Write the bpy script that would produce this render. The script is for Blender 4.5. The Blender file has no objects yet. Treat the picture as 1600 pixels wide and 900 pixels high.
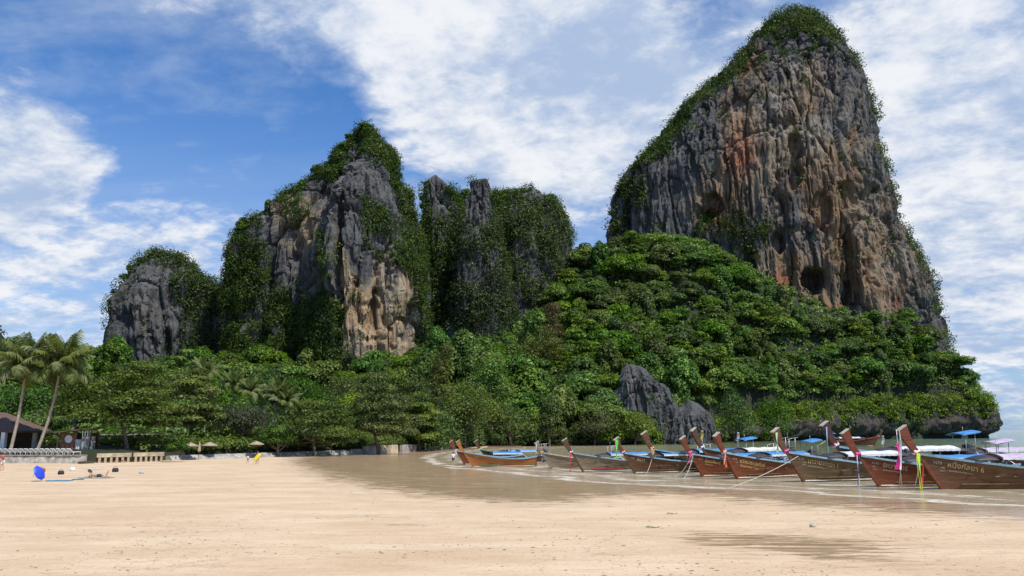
import bpy, bmesh, math, random
import numpy as np
from mathutils import Vector, Matrix
random.seed(7); RNG = np.random.default_rng(7)
SC = bpy.context.scene
COL = SC.collection
# ------------------------------------------------------------------ camera, sky, sun, exposure
F = 1208.0; PITCH = math.atan(228.6/F); ROLL = 0.0085; CZ = 3.4
fw = np.array([0, math.cos(PITCH), math.sin(PITCH)])
r0 = np.array([1.0, 0, 0]); u0 = np.array([0, -math.sin(PITCH), math.cos(PITCH)])
rt = math.cos(ROLL)*r0 - math.sin(ROLL)*u0
up = math.sin(ROLL)*r0 + math.cos(ROLL)*u0
cam = bpy.data.cameras.new('camera'); camo = bpy.data.objects.new('camera', cam); COL.objects.link(camo)
cam.sensor_width = 36.0; cam.lens = 36.0*F/1600.0; cam.clip_start = 0.2; cam.clip_end = 20000
M4 = Matrix(((rt[0], up[0], -fw[0], 0), (rt[1], up[1], -fw[1], 0), (rt[2], up[2], -fw[2], CZ), (0, 0, 0, 1)))
camo.matrix_world = M4
SC.camera = camo
SUN_AZ = math.atan2(0.70, -0.71)      # compass direction towards the sun, measured from +Y to +X
SUN_EL = math.radians(56)
sd = Vector((math.sin(SUN_AZ)*math.cos(SUN_EL), math.cos(SUN_AZ)*math.cos(SUN_EL), math.sin(SUN_EL)))
sl = bpy.data.lights.new('sun', 'SUN'); sl.energy = 4.6; sl.angle = math.radians(0.55); sl.color = (1.0, 0.95, 0.86)
so = bpy.data.objects.new('sun', sl); COL.objects.link(so)
so.rotation_euler = sd.to_track_quat('Z', 'Y').to_euler()
VS = SC.view_settings
VS.view_transform = 'Standard'; VS.look = 'None'; VS.gamma = 1; VS.use_curve_mapping = False; VS.exposure = 0.1
SC.cycles.max_bounces = 6; SC.cycles.diffuse_bounces = 3; SC.cycles.glossy_bounces = 3
SC.cycles.transmission_bounces = 4; SC.cycles.transparent_max_bounces = 6
SC.cycles.use_denoising = True; SC.cycles.caustics_reflective = False; SC.cycles.caustics_refractive = False

def raydir(px, py):
    px = np.asarray(px, float); py = np.asarray(py, float)
    return (fw + ((px-800)/F)[..., None]*rt + ((450-py)/F)[..., None]*up)
def P(px, py, Y):
    d = raydir(px, py); t = Y/d[..., 1]
    p = d*t[..., None] if np.ndim(t) else d*t
    return p + np.array([0, 0, CZ])
def G(px, py, z=0.0):
    d = raydir(px, py); t = (z-CZ)/d[..., 2]
    p = d*t[..., None] if np.ndim(t) else d*t
    return p + np.array([0, 0, CZ])
def PROJ(p):
    q = p - np.array([0, 0, CZ]); w = q@fw
    return 800+F*(q@rt)/w, 450-F*(q@up)/w

# ------------------------------------------------------------------ node helpers
def newmat(name):
    m = bpy.data.materials.new(name); m.use_nodes = True
    nt = m.node_tree; b = nt.nodes['Principled BSDF']
    return m, nt, b
def N(nt, typ, **kw):
    n = nt.nodes.new(typ)
    for k, v in kw.items():
        if k.startswith('i_'):
            key = k[2:].replace('_', ' ')
            n.inputs[key].default_value = v
        else: setattr(n, k, v)
    return n
def LK(nt, a, b): nt.links.new(a, b)
def mapped(nt, scale, src='Object', loc=(0, 0, 0)):
    tc = N(nt, 'ShaderNodeTexCoord'); mp = N(nt, 'ShaderNodeMapping')
    mp.inputs['Scale'].default_value = scale; mp.inputs['Location'].default_value = loc
    LK(nt, tc.outputs[src], mp.inputs['Vector']); return mp.outputs['Vector']
def noise(nt, vec, scale=1.0, detail=4, rough=0.55, dist=0.0):
    n = N(nt, 'ShaderNodeTexNoise'); n.inputs['Scale'].default_value = scale; n.inputs['Detail'].default_value = detail
    n.inputs['Roughness'].default_value = rough; n.inputs['Distortion'].default_value = dist
    LK(nt, vec, n.inputs['Vector']); return n.outputs['Fac']
def ramp(nt, fac, stops, interp='LINEAR'):
    r = N(nt, 'ShaderNodeValToRGB'); e = r.color_ramp.elements; r.color_ramp.interpolation = interp
    while len(e) > 1: e.remove(e[0])
    for i, (p, c) in enumerate(stops):
        c = (c, c, c, 1) if not hasattr(c, '__len__') else tuple(c)+(1,)
        if i == 0: e[0].position = p; e[0].color = c
        else: x = e.new(p); x.color = c
    LK(nt, fac, r.inputs['Fac']); return r.outputs['Color']
def mth(nt, op, a, b=None, clamp=False):
    n = N(nt, 'ShaderNodeMath', operation=op, use_clamp=clamp)
    for i, v in enumerate((a, b)):
        if v is None: continue
        if isinstance(v, (int, float)): n.inputs[i].default_value = v
        else: LK(nt, v, n.inputs[i])
    return n.outputs[0]
def mixc(nt, fac, a, b, blend='MIX'):
    n = N(nt, 'ShaderNodeMix', data_type='RGBA', blend_type=blend)
    for idx, v in ((0, fac), (6, a), (7, b)):
        if isinstance(v, (int, float)): n.inputs[idx].default_value = v
        elif isinstance(v, tuple): n.inputs[idx].default_value = v if len(v) == 4 else v+(1,)
        else: LK(nt, v, n.inputs[idx])
    return n.outputs[2]
def smooth(nt, v, a, b):
    n = N(nt, 'ShaderNodeMapRange', interpolation_type='SMOOTHSTEP')
    n.inputs['From Min'].default_value = a; n.inputs['From Max'].default_value = b
    LK(nt, v, n.inputs['Value']); return n.outputs['Result']
def attr(nt, name):
    return N(nt, 'ShaderNodeAttribute', attribute_name=name).outputs['Fac']
def bump(nt, b, h, strength=0.5, dist=0.1):
    n = N(nt, 'ShaderNodeBump'); n.inputs['Strength'].default_value = strength; n.inputs['Distance'].default_value = dist
    LK(nt, h, n.inputs['Height']); LK(nt, n.outputs['Normal'], b.inputs['Normal']); return n

# ------------------------------------------------------------------ world
W = bpy.data.worlds.new('World'); SC.world = W; W.use_nodes = True
wt = W.node_tree; bg = wt.nodes['Background']; bg.inputs['Strength'].default_value = 0.1
sky = N(wt, 'ShaderNodeTexSky', sky_type='NISHITA', sun_disc=False)
sky.sun_elevation = SUN_EL; sky.sun_rotation = SUN_AZ
sky.air_density = 1.0; sky.dust_density = 0.7; sky.ozone_density = 3.5
tc = N(wt, 'ShaderNodeTexCoord'); sep = N(wt, 'ShaderNodeSeparateXYZ'); LK(wt, tc.outputs['Generated'], sep.inputs[0])
zz = mth(wt, 'ADD', mth(wt, 'MAXIMUM', sep.outputs['Z'], 0.0), 0.26)
cb = N(wt, 'ShaderNodeCombineXYZ')
LK(wt, mth(wt, 'DIVIDE', sep.outputs['X'], zz), cb.inputs[0]); LK(wt, mth(wt, 'DIVIDE', sep.outputs['Y'], zz), cb.inputs[1])
def wn(scale, detail, rough, dist, loc, stretch=(1, 1, 1)):
    mp = N(wt, 'ShaderNodeMapping'); mp.inputs['Location'].default_value = loc; mp.inputs['Scale'].default_value = stretch
    mp.inputs['Rotation'].default_value = (0, 0, 0.5)
    LK(wt, cb.outputs[0], mp.inputs['Vector']); return noise(wt, mp.outputs[0], scale, detail, rough, dist)
big = wn(0.8, 2, 0.5, 0.2, (3.1, 1.7, 0.4))
mid = wn(3.0, 8, 0.62, 0.15, (0.3, 5.2, 0), (1, 1.1, 1))
fine = wn(12.0, 5, 0.62, 0.2, (8.3, 2.2, 0), (1, 1.15, 1))
wisp = wn(1.6, 6, 0.62, 0.8, (1.3, 7.2, 0), (0.40, 1.6, 1))
cov = None
# clouds that stand in the sky at known bearings (bearing, angular size, amount)
CLOUDS = [(520, 25, 7, .26), (640, 70, 8, .32), (800, 100, 9, .50), (940, 70, 9, .50), (860, 200, 7, .46), (980, 190, 7, .34), (700, 160, 5, .22), (1420, 60, 13, .34), (1560, 150, 13, .32), (1520, 330, 12, .30), (1590, 520, 12, .30),
          (20, 210, 4.3, .62), (-80, 225, 5, .3), (105, 222, 2.8, .45), (150, 320, 4, -.12), (60, 380, 8, .24), (230, 340, 7, .16), (120, 440, 8, .28), (370, 310, 5, .14), (260, 430, 7, .14), (60, 10, 6, .34), (180, 25, 5, .26), (300, 50, 5, .2), (400, 10, 6, .26), (820, 270, 4, .15),
          (40, 100, 5, -.42), (210, 170, 7, -.42), (350, 190, 7, -.30), (480, 210, 5, -.18), (560, 180, 4, -.12), (180, 60, 4, -.2), (900, 290, 4, -.2), (700, 260, 3, -.1), (130, 470, 4, -.15), (1090, 20, 3, -.2)]
for (px, py, rad, wgt) in CLOUDS:
    d = raydir(px, py); d = d/np.linalg.norm(d)
    dt = N(wt, 'ShaderNodeVectorMath', operation='DOT_PRODUCT'); dt.inputs[1].default_value = tuple(d)
    LK(wt, tc.outputs['Generated'], dt.inputs[0])
    v = smooth(wt, dt.outputs['Value'], math.cos(math.radians(rad*1.5)), 1.0)
    v = mth(wt, 'MULTIPLY', v, wgt)
    cov = v if cov is None else mth(wt, 'ADD', cov, v)
raw = mth(wt, 'ADD', mth(wt, 'MULTIPLY', mid, 1.25), mth(wt, 'MULTIPLY', fine, 0.95))
raw = mth(wt, 'SUBTRACT', raw, 0.165)
raw = mth(wt, 'ADD', raw, mth(wt, 'MULTIPLY', big, 0.30))
raw = mth(wt, 'ADD', raw, mth(wt, 'MULTIPLY', wisp, 0.80))
raw = mth(wt, 'SUBTRACT', raw, 0.125)
raw = mth(wt, 'ADD', raw, cov)
dens = smooth(wt, raw, 1.30, 2.16)
thin = mth(wt, 'MULTIPLY', smooth(wt, mth(wt, 'ADD', wisp, mth(wt, 'MULTIPLY', fine, 0.35)), 0.50, 0.90), 0.68)
dens = mth(wt, 'MAXIMUM', dens, thin)
low = smooth(wt, sep.outputs['Z'], 0.46, 0.05)            # thin bright veil towards the horizon
dens = mth(wt, 'MAXIMUM', dens, mth(wt, 'MULTIPLY', low, mth(wt, 'SUBTRACT', mth(wt, 'MULTIPLY', wisp, 2.0), 0.12), True))
shade = smooth(wt, mth(wt, 'ADD', mid, mth(wt, 'MULTIPLY', fine, 0.6)), 0.62, 0.98)
shade = mth(wt, 'MULTIPLY', shade, smooth(wt, raw, 1.5, 2.1))
ccol = mixc(wt, shade, (3.9, 5.0, 7.0), (8.2, 8.4, 8.8))
skc = mixc(wt, 1.0, sky.outputs[0], (0.60, 1.06, 1.52), 'MULTIPLY')
fin = mixc(wt, dens, skc, ccol)
LK(wt, fin, bg.inputs['Color'])
W.cycles.sampling_method = 'MANUAL'; W.cycles.sample_map_resolution = 512

# ------------------------------------------------------------------ numpy noise
def _h(ix, iy, iz, seed):
    with np.errstate(over='ignore'):
        n = (ix.astype(np.int64)*374761393 + iy.astype(np.int64)*668265263 + iz.astype(np.int64)*2147483647 + seed*974634777) & 0xffffffff
        n = ((n ^ (n >> 13))*1274126177) & 0xffffffff
        n = ((n ^ (n >> 16))*2246822519) & 0xffffffff
        return ((n ^ (n >> 15)) & 0xffffff)/float(0xffffff)
def vnoise(p, seed=0):
    i = np.floor(p).astype(np.int64); f = p-i; f = f*f*f*(f*(f*6-15)+10)
    r = 0
    for dx in (0, 1):
        wx = f[:, 0] if dx else 1-f[:, 0]
        for dy in (0, 1):
            wy = f[:, 1] if dy else 1-f[:, 1]
            for dz in (0, 1):
                wz = f[:, 2] if dz else 1-f[:, 2]
                r = r + wx*wy*wz*_h(i[:, 0]+dx, i[:, 1]+dy, i[:, 2]+dz, seed)
    return r*2-1
def fbm(p, scale, octv=4, seed=0, gain=0.5):
    s = np.asarray(scale, float); q = p/s; a = 1.0; r = 0; t = 0
    for k in range(octv):
        r = r + a*vnoise(q+k*17.3, seed+k); t += a; a *= gain; q = q*2.03
    return r/t
def sstep(x, a, b):
    t = np.clip((x-a)/(b-a), 0, 1); return t*t*(3-2*t)

# ------------------------------------------------------------------ object helpers
def tag(o, label=None, cat=None, group=None, kind=None):
    if label: o['label'] = label
    if cat: o['category'] = cat
    if group: o['group'] = group
    if kind or cat: o['kind'] = kind or 'thing'
    return o
def npmesh(name, V, FQ, mat, smooth_=False, attrs=None, mats=None, midx=None):
    V = np.ascontiguousarray(V, np.float32); FQ = np.ascontiguousarray(FQ, np.int32)
    me = bpy.data.meshes.new(name); n, k = FQ.shape
    me.vertices.add(len(V)); me.vertices.foreach_set('co', V.ravel())
    me.loops.add(n*k); me.loops.foreach_set('vertex_index', FQ.ravel())
    me.polygons.add(n); me.polygons.foreach_set('loop_start', np.arange(0, n*k, k, dtype=np.int32))
    try: me.polygons.foreach_set('loop_total', np.full(n, k, np.int32))
    except Exception: pass
    if smooth_: me.polygons.foreach_set('use_smooth', np.ones(n, bool))
    for a, v in (attrs or {}).items():
        at = me.attributes.new(a, 'FLOAT', 'POINT'); at.data.foreach_set('value', np.ascontiguousarray(v, np.float32))
    me.materials.append(mat)
    me.update(calc_edges=True); me.validate()
    return me
def link(name, me, parent=None, loc=None):
    o = bpy.data.objects.new(name, me); COL.objects.link(o)
    if parent: o.parent = parent
    if loc is not None: o.location = loc
    return o
def empty(name, loc=(0, 0, 0), rz=0.0, s=1.0):
    o = bpy.data.objects.new(name, None); COL.objects.link(o)
    o.location = tuple(map(float, loc)); o.rotation_euler = (0, 0, rz); o.scale = (s, s, s); o.empty_display_size = 0.2
    return o
class MB:
    def __init__(s): s.v = []; s.f = []
    def box(s, c, d, rz=0, rx=0, ry=0, taper=1.0):
        M = Matrix.Translation(c) @ Matrix.Rotation(rz, 4, 'Z') @ Matrix.Rotation(ry, 4, 'Y') @ Matrix.Rotation(rx, 4, 'X')
        n = len(s.v)
        for z in (-.5, .5):
            t = taper if z > 0 else 1
            for (x, y) in ((-.5, -.5), (.5, -.5), (.5, .5), (-.5, .5)): s.v.append(tuple(M @ Vector((x*d[0]*t, y*d[1]*t, z*d[2]))))
        for q in ((3, 2, 1, 0), (4, 5, 6, 7), (0, 1, 5, 4), (1, 2, 6, 5), (2, 3, 7, 6), (3, 0, 4, 7)): s.f.append(tuple(n+i for i in q))
        return s
    def tube(s, pts, r, k=6, cap=True):
        pts = [Vector(p) for p in pts]; rs = r if hasattr(r, '__len__') else [r]*len(pts)
        n = len(s.v); a = None
        for i, p in enumerate(pts):
            t = (pts[min(i+1, len(pts)-1)]-pts[max(i-1, 0)]).normalized()
            if a is None:
                a = t.orthogonal().normalized()
            a = (a - t*a.dot(t)).normalized(); b = t.cross(a)
            for j in range(k):
                g = 2*math.pi*j/k; s.v.append(tuple(p + (a*math.cos(g)+b*math.sin(g))*rs[i]))
        for i in range(len(pts)-1):
            for j in range(k):
                s.f.append((n+i*k+j, n+i*k+(j+1) % k, n+(i+1)*k+(j+1) % k, n+(i+1)*k+j))
        if cap:
            s.f.append(tuple(n+j for j in reversed(range(k)))); m = n+(len(pts)-1)*k; s.f.append(tuple(m+j for j in range(k)))
        return s
    def loft(s, rings, closed=True, caps=True):
        n = len(s.v); k = len(rings[0])
        for r in rings:
            for p in r: s.v.append(tuple(p))
        for i in range(len(rings)-1):
            for j in range(k if closed else k-1):
                s.f.append((n+i*k+j, n+i*k+(j+1) % k, n+(i+1)*k+(j+1) % k, n+(i+1)*k+j))
        if caps and closed:
            s.f.append(tuple(n+j for j in reversed(range(k)))); m = n+(len(rings)-1)*k; s.f.append(tuple(m+j for j in range(k)))
        return s
    def lathe(s, prof, k=12, c=(0, 0, 0)):
        rings = [[(c[0]+r*math.cos(2*math.pi*j/k), c[1]+r*math.sin(2*math.pi*j/k), c[2]+z) for j in range(k)] for r, z in prof]
        return s.loft(rings)
    def ellip(s, c, r, k=10, m=7):
        rings = []
        for i in range(m+1):
            a = -math.pi/2+math.pi*i/m; cc = max(math.cos(a), 0.03)
            rings.append([(c[0]+r[0]*cc*math.cos(2*math.pi*j/k), c[1]+r[1]*cc*math.sin(2*math.pi*j/k), c[2]+r[2]*math.sin(a)) for j in range(k)])
        return s.loft(rings)
    def strip(s, pts, wvec, th=0.012):
        """a hanging band: centre line points, half-width vector per point (or one)"""
        n = len(pts); rings = []
        for i, p in enumerate(pts):
            p = Vector(p); w = Vector(wvec[i] if hasattr(wvec[0], '__len__') else wvec)
            t = (Vector(pts[min(i+1, n-1)])-Vector(pts[max(i-1, 0)])).normalized(); nn = t.cross(w)
            nn = (nn.normalized() if nn.length > 1e-6 else Vector((0, 1, 0)))*th
            rings.append([p-w-nn, p+w-nn, p+w+nn, p-w+nn])
        return s.loft(rings)
    def mesh(s, name, mat, sm=False):
        me = bpy.data.meshes.new(name); me.from_pydata(s.v, [], s.f); me.materials.append(mat)
        if sm: me.polygons.foreach_set('use_smooth', np.ones(len(me.polygons), bool))
        me.update(); return me
    def build(s, name, mat, parent=None, loc=None, sm=False): return link(name, s.mesh(name, mat, sm), parent, loc)

# ------------------------------------------------------------------ materials
def plain(name, col, rough=0.6, var=0.25, scale=6.0, bmp=0.0, metal=0.0, spec=0.5):
    m, nt, b = newmat(name); v = mapped(nt, (1, 1, 1))
    n = noise(nt, v, scale, 5, 0.6)
    c = mixc(nt, smooth(nt, n, 0.25, 0.75), tuple(x*(1-var) for x in col), tuple(min(1, x*(1+var)) for x in col))
    LK(nt, c, b.inputs['Base Color']); b.inputs['Roughness'].default_value = rough; b.inputs['Metallic'].default_value = metal
    b.inputs['Specular IOR Level'].default_value = spec
    if bmp: bump(nt, b, noise(nt, v, scale*3, 4), bmp, 0.02)
    return m
def leafmat(name, dark, mid_, light, trans=0.30, objvar=0.35):
    m, nt, b = newmat(name)
    t = attr(nt, 'tint'); c = ramp(nt, t, [(0.0, dark), (0.5, mid_), (1.0, light)])
    oi = N(nt, 'ShaderNodeObjectInfo')
    hs = N(nt, 'ShaderNodeHueSaturation')
    LK(nt, c, hs.inputs['Color'])
    LK(nt, mth(nt, 'ADD', 0.5-0.028*objvar/0.35, mth(nt, 'MULTIPLY', oi.outputs['Random'], 0.05*objvar/0.35)), hs.inputs['Hue'])
    rnd2 = mth(nt, 'FRACT', mth(nt, 'MULTIPLY', oi.outputs['Random'], 7.31))
    LK(nt, mth(nt, 'ADD', 1-objvar*0.75, mth(nt, 'MULTIPLY', rnd2, objvar*1.7)), hs.inputs['Value'])
    LK(nt, mth(nt, 'ADD', 0.80, mth(nt, 'MULTIPLY', mth(nt, 'FRACT', mth(nt, 'MULTIPLY', oi.outputs['Random'], 3.7)), 0.28)), hs.inputs['Saturation'])
    LK(nt, hs.outputs[0], b.inputs['Base Color']); b.inputs['Roughness'].default_value = 0.5
    b.inputs['Specular IOR Level'].default_value = 0.25
    tr = N(nt, 'ShaderNodeBsdfTranslucent'); LK(nt, mixc(nt, 1.0, hs.outputs[0], (1.15, 1.25, 0.6), 'MULTIPLY'), tr.inputs['Color'])
    mx = N(nt, 'ShaderNodeMixShader'); mx.inputs[0].default_value = trans
    LK(nt, b.outputs[0], mx.inputs[1]); LK(nt, tr.outputs[0], mx.inputs[2])
    LK(nt, mx.outputs[0], nt.nodes['Material Output'].inputs['Surface'])
    return m
def rockmat(name, dark, grey, pale, warm1, warm2, streak=0.5):
    m, nt, b = newmat(name)
    a = noise(nt, mapped(nt, (0.16, 0.16, 0.035)), 1, 10, 0.65, 0.6)
    c = ramp(nt, a, [(0.27, dark), (0.46, grey), (0.60, tuple(x*1.15 for x in grey)), (0.74, pale)])
    w = noise(nt, mapped(nt, (0.07, 0.07, 0.028), loc=(9, 4, 1)), 1, 9, 0.62, 0.9)
    wf = smooth(nt, mth(nt, 'ADD', mth(nt, 'MULTIPLY', w, 0.9), mth(nt, 'MULTIPLY', attr(nt, 'warm'), 0.95)), 0.58, 0.84)
    hue = noise(nt, mapped(nt, (0.05, 0.05, 0.03), loc=(2, 8, 5)), 1, 7, 0.6, 0.5)
    wc = ramp(nt, hue, [(0.34, warm1), (0.52, warm2), (0.68, pale)])
    # the red hue follows its own patches
    red = smooth(nt, mth(nt, 'ADD', mth(nt, 'MULTIPLY', hue, 0.9), mth(nt, 'MULTIPLY', attr(nt, 'red'), 1.25)), 0.62, 0.88)
    wc = mixc(nt, red, wc, (0.33, 0.140, 0.075))
    c = mixc(nt, wf, c, wc)
    s1 = noise(nt, mapped(nt, (0.42, 0.42, 0.022), loc=(1, 2, 3)), 1, 9, 0.66, 0.25)
    sf = smooth(nt, s1, 0.49, 0.58)
    c = mixc(nt, mth(nt, 'MULTIPLY', sf, streak), c, (0.030, 0.031, 0.034))
    s2 = noise(nt, mapped(nt, (0.9, 0.9, 0.06), loc=(7, 2, 9)), 1, 8, 0.7, 0.3)
    c = mixc(nt, mth(nt, 'MULTIPLY', smooth(nt, s2, 0.5, 0.75), 0.35), c, pale)
    LK(nt, c, b.inputs['Base Color']); b.inputs['Roughness'].default_value = 0.9; b.inputs['Specular IOR Level'].default_value = 0.2
    h = mth(nt, 'ADD', noise(nt, mapped(nt, (0.8, 0.8, 0.12)), 1, 9, 0.72, 0.3), mth(nt, 'MULTIPLY', a, 1.2))
    bump(nt, b, h, 0.9, 1.6)
    return m
L_JUNGLE = leafmat('jungle_leaf', (0.025, 0.056, 0.009), (0.100, 0.182, 0.020), (0.225, 0.320, 0.042))
L_BEACH = leafmat("beach_leaf", (0.036, 0.062, 0.012), (0.135, 0.190, 0.030), (0.275, 0.330, 0.068), objvar=0.2)
L_VINE = leafmat('cliff_leaf', (0.016, 0.032, 0.008), (0.058, 0.099, 0.019), (0.136, 0.180, 0.044), objvar=0.05)
L_GREY = leafmat('grey_leaf', (0.030, 0.042, 0.018), (0.075, 0.098, 0.042), (0.14, 0.165, 0.075), objvar=0.05)
L_YELLOW = leafmat('yellow_leaf', (0.045, 0.055, 0.012), (0.11, 0.125, 0.026), (0.19, 0.19, 0.05), objvar=0.05)
L_RUST = leafmat('rust_leaf', (0.055, 0.042, 0.010), (0.13, 0.098, 0.022), (0.20, 0.145, 0.04), objvar=0.05)
L_BRIGHT = leafmat('bright_leaf', (0.022, 0.058, 0.006), (0.065, 0.145, 0.012), (0.14, 0.24, 0.025), objvar=0.05)
L_PALM = leafmat('palm_leaf', (0.04, 0.065, 0.016), (0.13, 0.175, 0.045), (0.30, 0.31, 0.11), objvar=0.12)
R_TOWER = rockmat('tower_rock', (0.037, 0.038, 0.040), (0.111, 0.108, 0.105), (0.281, 0.248, 0.207), (0.266, 0.152, 0.078), (0.259, 0.185, 0.118), 0.68)
R_GREY = rockmat('grey_rock', (0.039, 0.040, 0.041), (0.113, 0.111, 0.108), (0.296, 0.281, 0.257), (0.359, 0.242, 0.129), (0.390, 0.296, 0.187), 0.6)
R_SEA = rockmat('sea_cliff_rock', (0.028, 0.026, 0.024), (0.087, 0.076, 0.062), (0.223, 0.189, 0.146), (0.149, 0.093, 0.046), (0.167, 0.118, 0.068), 0.6)  # brown rock with its albedo lowered to carry the shade on the wall
BARK = plain('bark', (0.13, 0.105, 0.08), 0.9, 0.4, 3, 0.5)
PALMBARK = plain('palm_bark', (0.30, 0.25, 0.19), 0.9, 0.3, 4, 0.4)
# ------------------------------------------------------------------ plan of the place: coast, waterline
def pts_z(lst, z): return [tuple(G(x, y, z)[:2]) for x, y in lst]
def seg_dist(X, Y, path):
    d = np.full(X.shape, 1e9)
    for (ax, ay), (bx, by) in zip(path[:-1], path[1:]):
        dx, dy = bx-ax, by-ay; L2 = dx*dx+dy*dy+1e-9
        t = np.clip(((X-ax)*dx+(Y-ay)*dy)/L2, 0, 1)
        d = np.minimum(d, np.hypot(X-ax-t*dx, Y-ay-t*dy))
    return d
def inside(X, Y, poly):
    r = np.zeros(X.shape, bool); n = len(poly)
    for i in range(n):
        ax, ay = poly[i]; bx, by = poly[(i+1) % n]
        c = (ay > Y) != (by > Y)
        with np.errstate(divide='ignore', invalid='ignore'):
            r ^= c & (X < (bx-ax)*(Y-ay)/(by-ay)+ax)
    return r
WALLPX = [(-60, 724.5), (60, 724.5), (128, 725.5), (150, 723), (255, 721), (264, 719), (400, 714), (545, 708.5), (600, 706.5), (660, 703.5), (712, 699.5)]
WALL = pts_z(WALLPX, 0.35)
HEADPX = [(760, 697.3), (850, 696.8), (940, 696), (1030, 694), (1130, 690.5), (1250, 688.5), (1350, 687), (1450, 685.8), (1530, 685), (1556, 684.8)]
HEAD = pts_z(HEADPX, 0.0)
tip = HEAD[-1]
BACK = [(tip[0]+10, tip[1]+22), (tip[0]+36, tip[1]+90), (tip[0]+10, tip[1]+190), (tip[0]-90, tip[1]+280)]
COAST = [(WALL[0][0]-250, WALL[0][1]-25)] + WALL + HEAD + BACK
LAND = COAST + [(0, 900), (-900, 900), (-900, COAST[0][1])]
WATERPX = [(820, 699.5), (745, 702.5), (700, 706), (668, 710), (655, 714), (665, 722), (700, 731), (780, 739), (850, 746.5), (900, 752), (1010, 759), (1130, 765), (1250, 771), (1400, 780), (1600, 795), (2100, 832)]
WLINE = pts_z(WATERPX, 0.0)
WPOLY = WLINE + [(5000, WLINE[-1][1]-10), (5000, 6000), (WLINE[0][0], 6000)]
WETPX = [(760, 699.5), (680, 703), (600, 707.5), (520, 712), (462, 717), (455, 724), (490, 740), (545, 757), (610, 770), (700, 781), (800, 788), (890, 788), (950, 777), (1050, 773), (1150, 780), (1250, 790), (1400, 801), (1600, 814), (2100, 850)]
WET = pts_z(WETPX, 0.0) + [(5000, 20), (5000, 6000), (WLINE[0][0], 6000)]
PUDPX = [(1040, 842), (1120, 834), (1230, 836), (1330, 845), (1400, 853), (1450, 862), (1380, 868), (1420, 880), (1330, 884), (1220, 872), (1120, 858)]
PUD = pts_z(PUDPX, 0.05)

# ------------------------------------------------------------------ sand
def axis(segs):
    a = [np.arange(s, e, st) for s, e, st in segs]; return np.unique(np.concatenate(a))
def grid_mesh(xs, ys, zf):
    X, Y = np.meshgrid(xs, ys); nx, ny = len(xs), len(ys)
    Z = zf(X.ravel(), Y.ravel()); V = np.stack([X.ravel(), Y.ravel(), Z], 1)
    i = np.arange(nx*ny).reshape(ny, nx)
    Fq = np.stack([i[:-1, :-1].ravel(), i[:-1, 1:].ravel(), i[1:, 1:].ravel(), i[1:, :-1].ravel()], 1)
    return V, Fq
def sand_z(X, Y):
    s = seg_dist(X, Y, WLINE); w = inside(X, Y, WPOLY)
    s = np.where(w, -s, s)
    z = np.where(s > 0, np.minimum(0.006*s, 0.28), np.maximum(0.03*s, -1.5))
    p = np.stack([X, Y, X*0], 1)
    z = z + 0.016*fbm(p, (5, 2.2, 1), 3, 3)*np.clip(s/3, 0, 1) + 0.008*fbm(p, (1.2, 0.5, 1), 2, 9)*np.clip(s/3, 0, 1)
    return z
xs = axis([(-400, -90, 20), (-90, 60, 0.75), (60, 120, 2), (120, 301, 20)]); ys = axis([(-60, 8, 4), (8, 60, 0.45), (60, 120, 1.0), (120, 262, 3)])
V, Fq = grid_mesh(xs, ys, sand_z)
dw = seg_dist(V[:, 0], V[:, 1], WET[:len(WETPX)]); wi = inside(V[:, 0], V[:, 1], WET)
wet = np.clip(0.5 + np.where(wi, dw, -dw)/8.0, 0, 1)
dp = seg_dist(V[:, 0], V[:, 1], PUD+PUD[:1]); pi_ = inside(V[:, 0], V[:, 1], PUD)
wet = np.maximum(wet, np.clip(0.38+np.where(pi_, dp, -dp)/4.0, 0, 0.68))
m, nt, b = newmat('sand'); v1 = mapped(nt, (1, 1, 1))
n1 = smooth(nt, noise(nt, mapped(nt, (0.5, 1.3, 1)), 0.30, 7, 0.65), 0.30, 0.70); n2 = noise(nt, mapped(nt, (0.5, 2.2, 1)), 1.2, 6, 0.65, 0.5); n3 = noise(nt, v1, 14, 4, 0.6)
wtv = mth(nt, 'ADD', attr(nt, 'wet'), mth(nt, 'MULTIPLY', mth(nt, 'SUBTRACT', n2, 0.5), 2.6))
wf = smooth(nt, wtv, 0.22, 0.72)
dry = mixc(nt, n1, (0.545, 0.388, 0.240), (0.67, 0.515, 0.348))
rip = noise(nt, mapped(nt, (0.35, 2.6, 1)), 1.6, 6, 0.7, 0.8)
dry = mixc(nt, mth(nt, 'MULTIPLY', smooth(nt, rip, 0.50, 0.70), 0.62), dry, (0.44, 0.285, 0.17))
sp = noise(nt, mapped(nt, (1, 2.0, 1)), 9, 5, 0.7)
dry = mixc(nt, mth(nt, 'MULTIPLY', smooth(nt, sp, 0.56, 0.66), 0.75), dry, (0.30, 0.20, 0.125))
dry = mixc(nt, mth(nt, 'MULTIPLY', smooth(nt, n3, 0.55, 0.75), 0.25), dry, (0.74, 0.58, 0.41))
wetc = mixc(nt, smooth(nt, noise(nt, mapped(nt, (0.25, 1.5, 1)), 0.9, 7, 0.7, 0.6), 0.35, 0.68), (0.325, 0.215, 0.122), (0.53, 0.365, 0.220))
LK(nt, mixc(nt, wf, dry, wetc), b.inputs['Base Color'])
LK(nt, mth(nt, 'SUBTRACT', 0.92, mth(nt, 'MULTIPLY', wf, 0.74)), b.inputs['Roughness']); LK(nt, mth(nt, 'ADD', 0.25, mth(nt, 'MULTIPLY', wf, 0.15)), b.inputs['Specular IOR Level'])
hh = mth(nt, 'ADD', mth(nt, 'MULTIPLY', rip, 0.8), mth(nt, 'ADD', mth(nt, 'MULTIPLY', n3, 0.12), mth(nt, 'MULTIPLY', sp, 0.35)))
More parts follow.
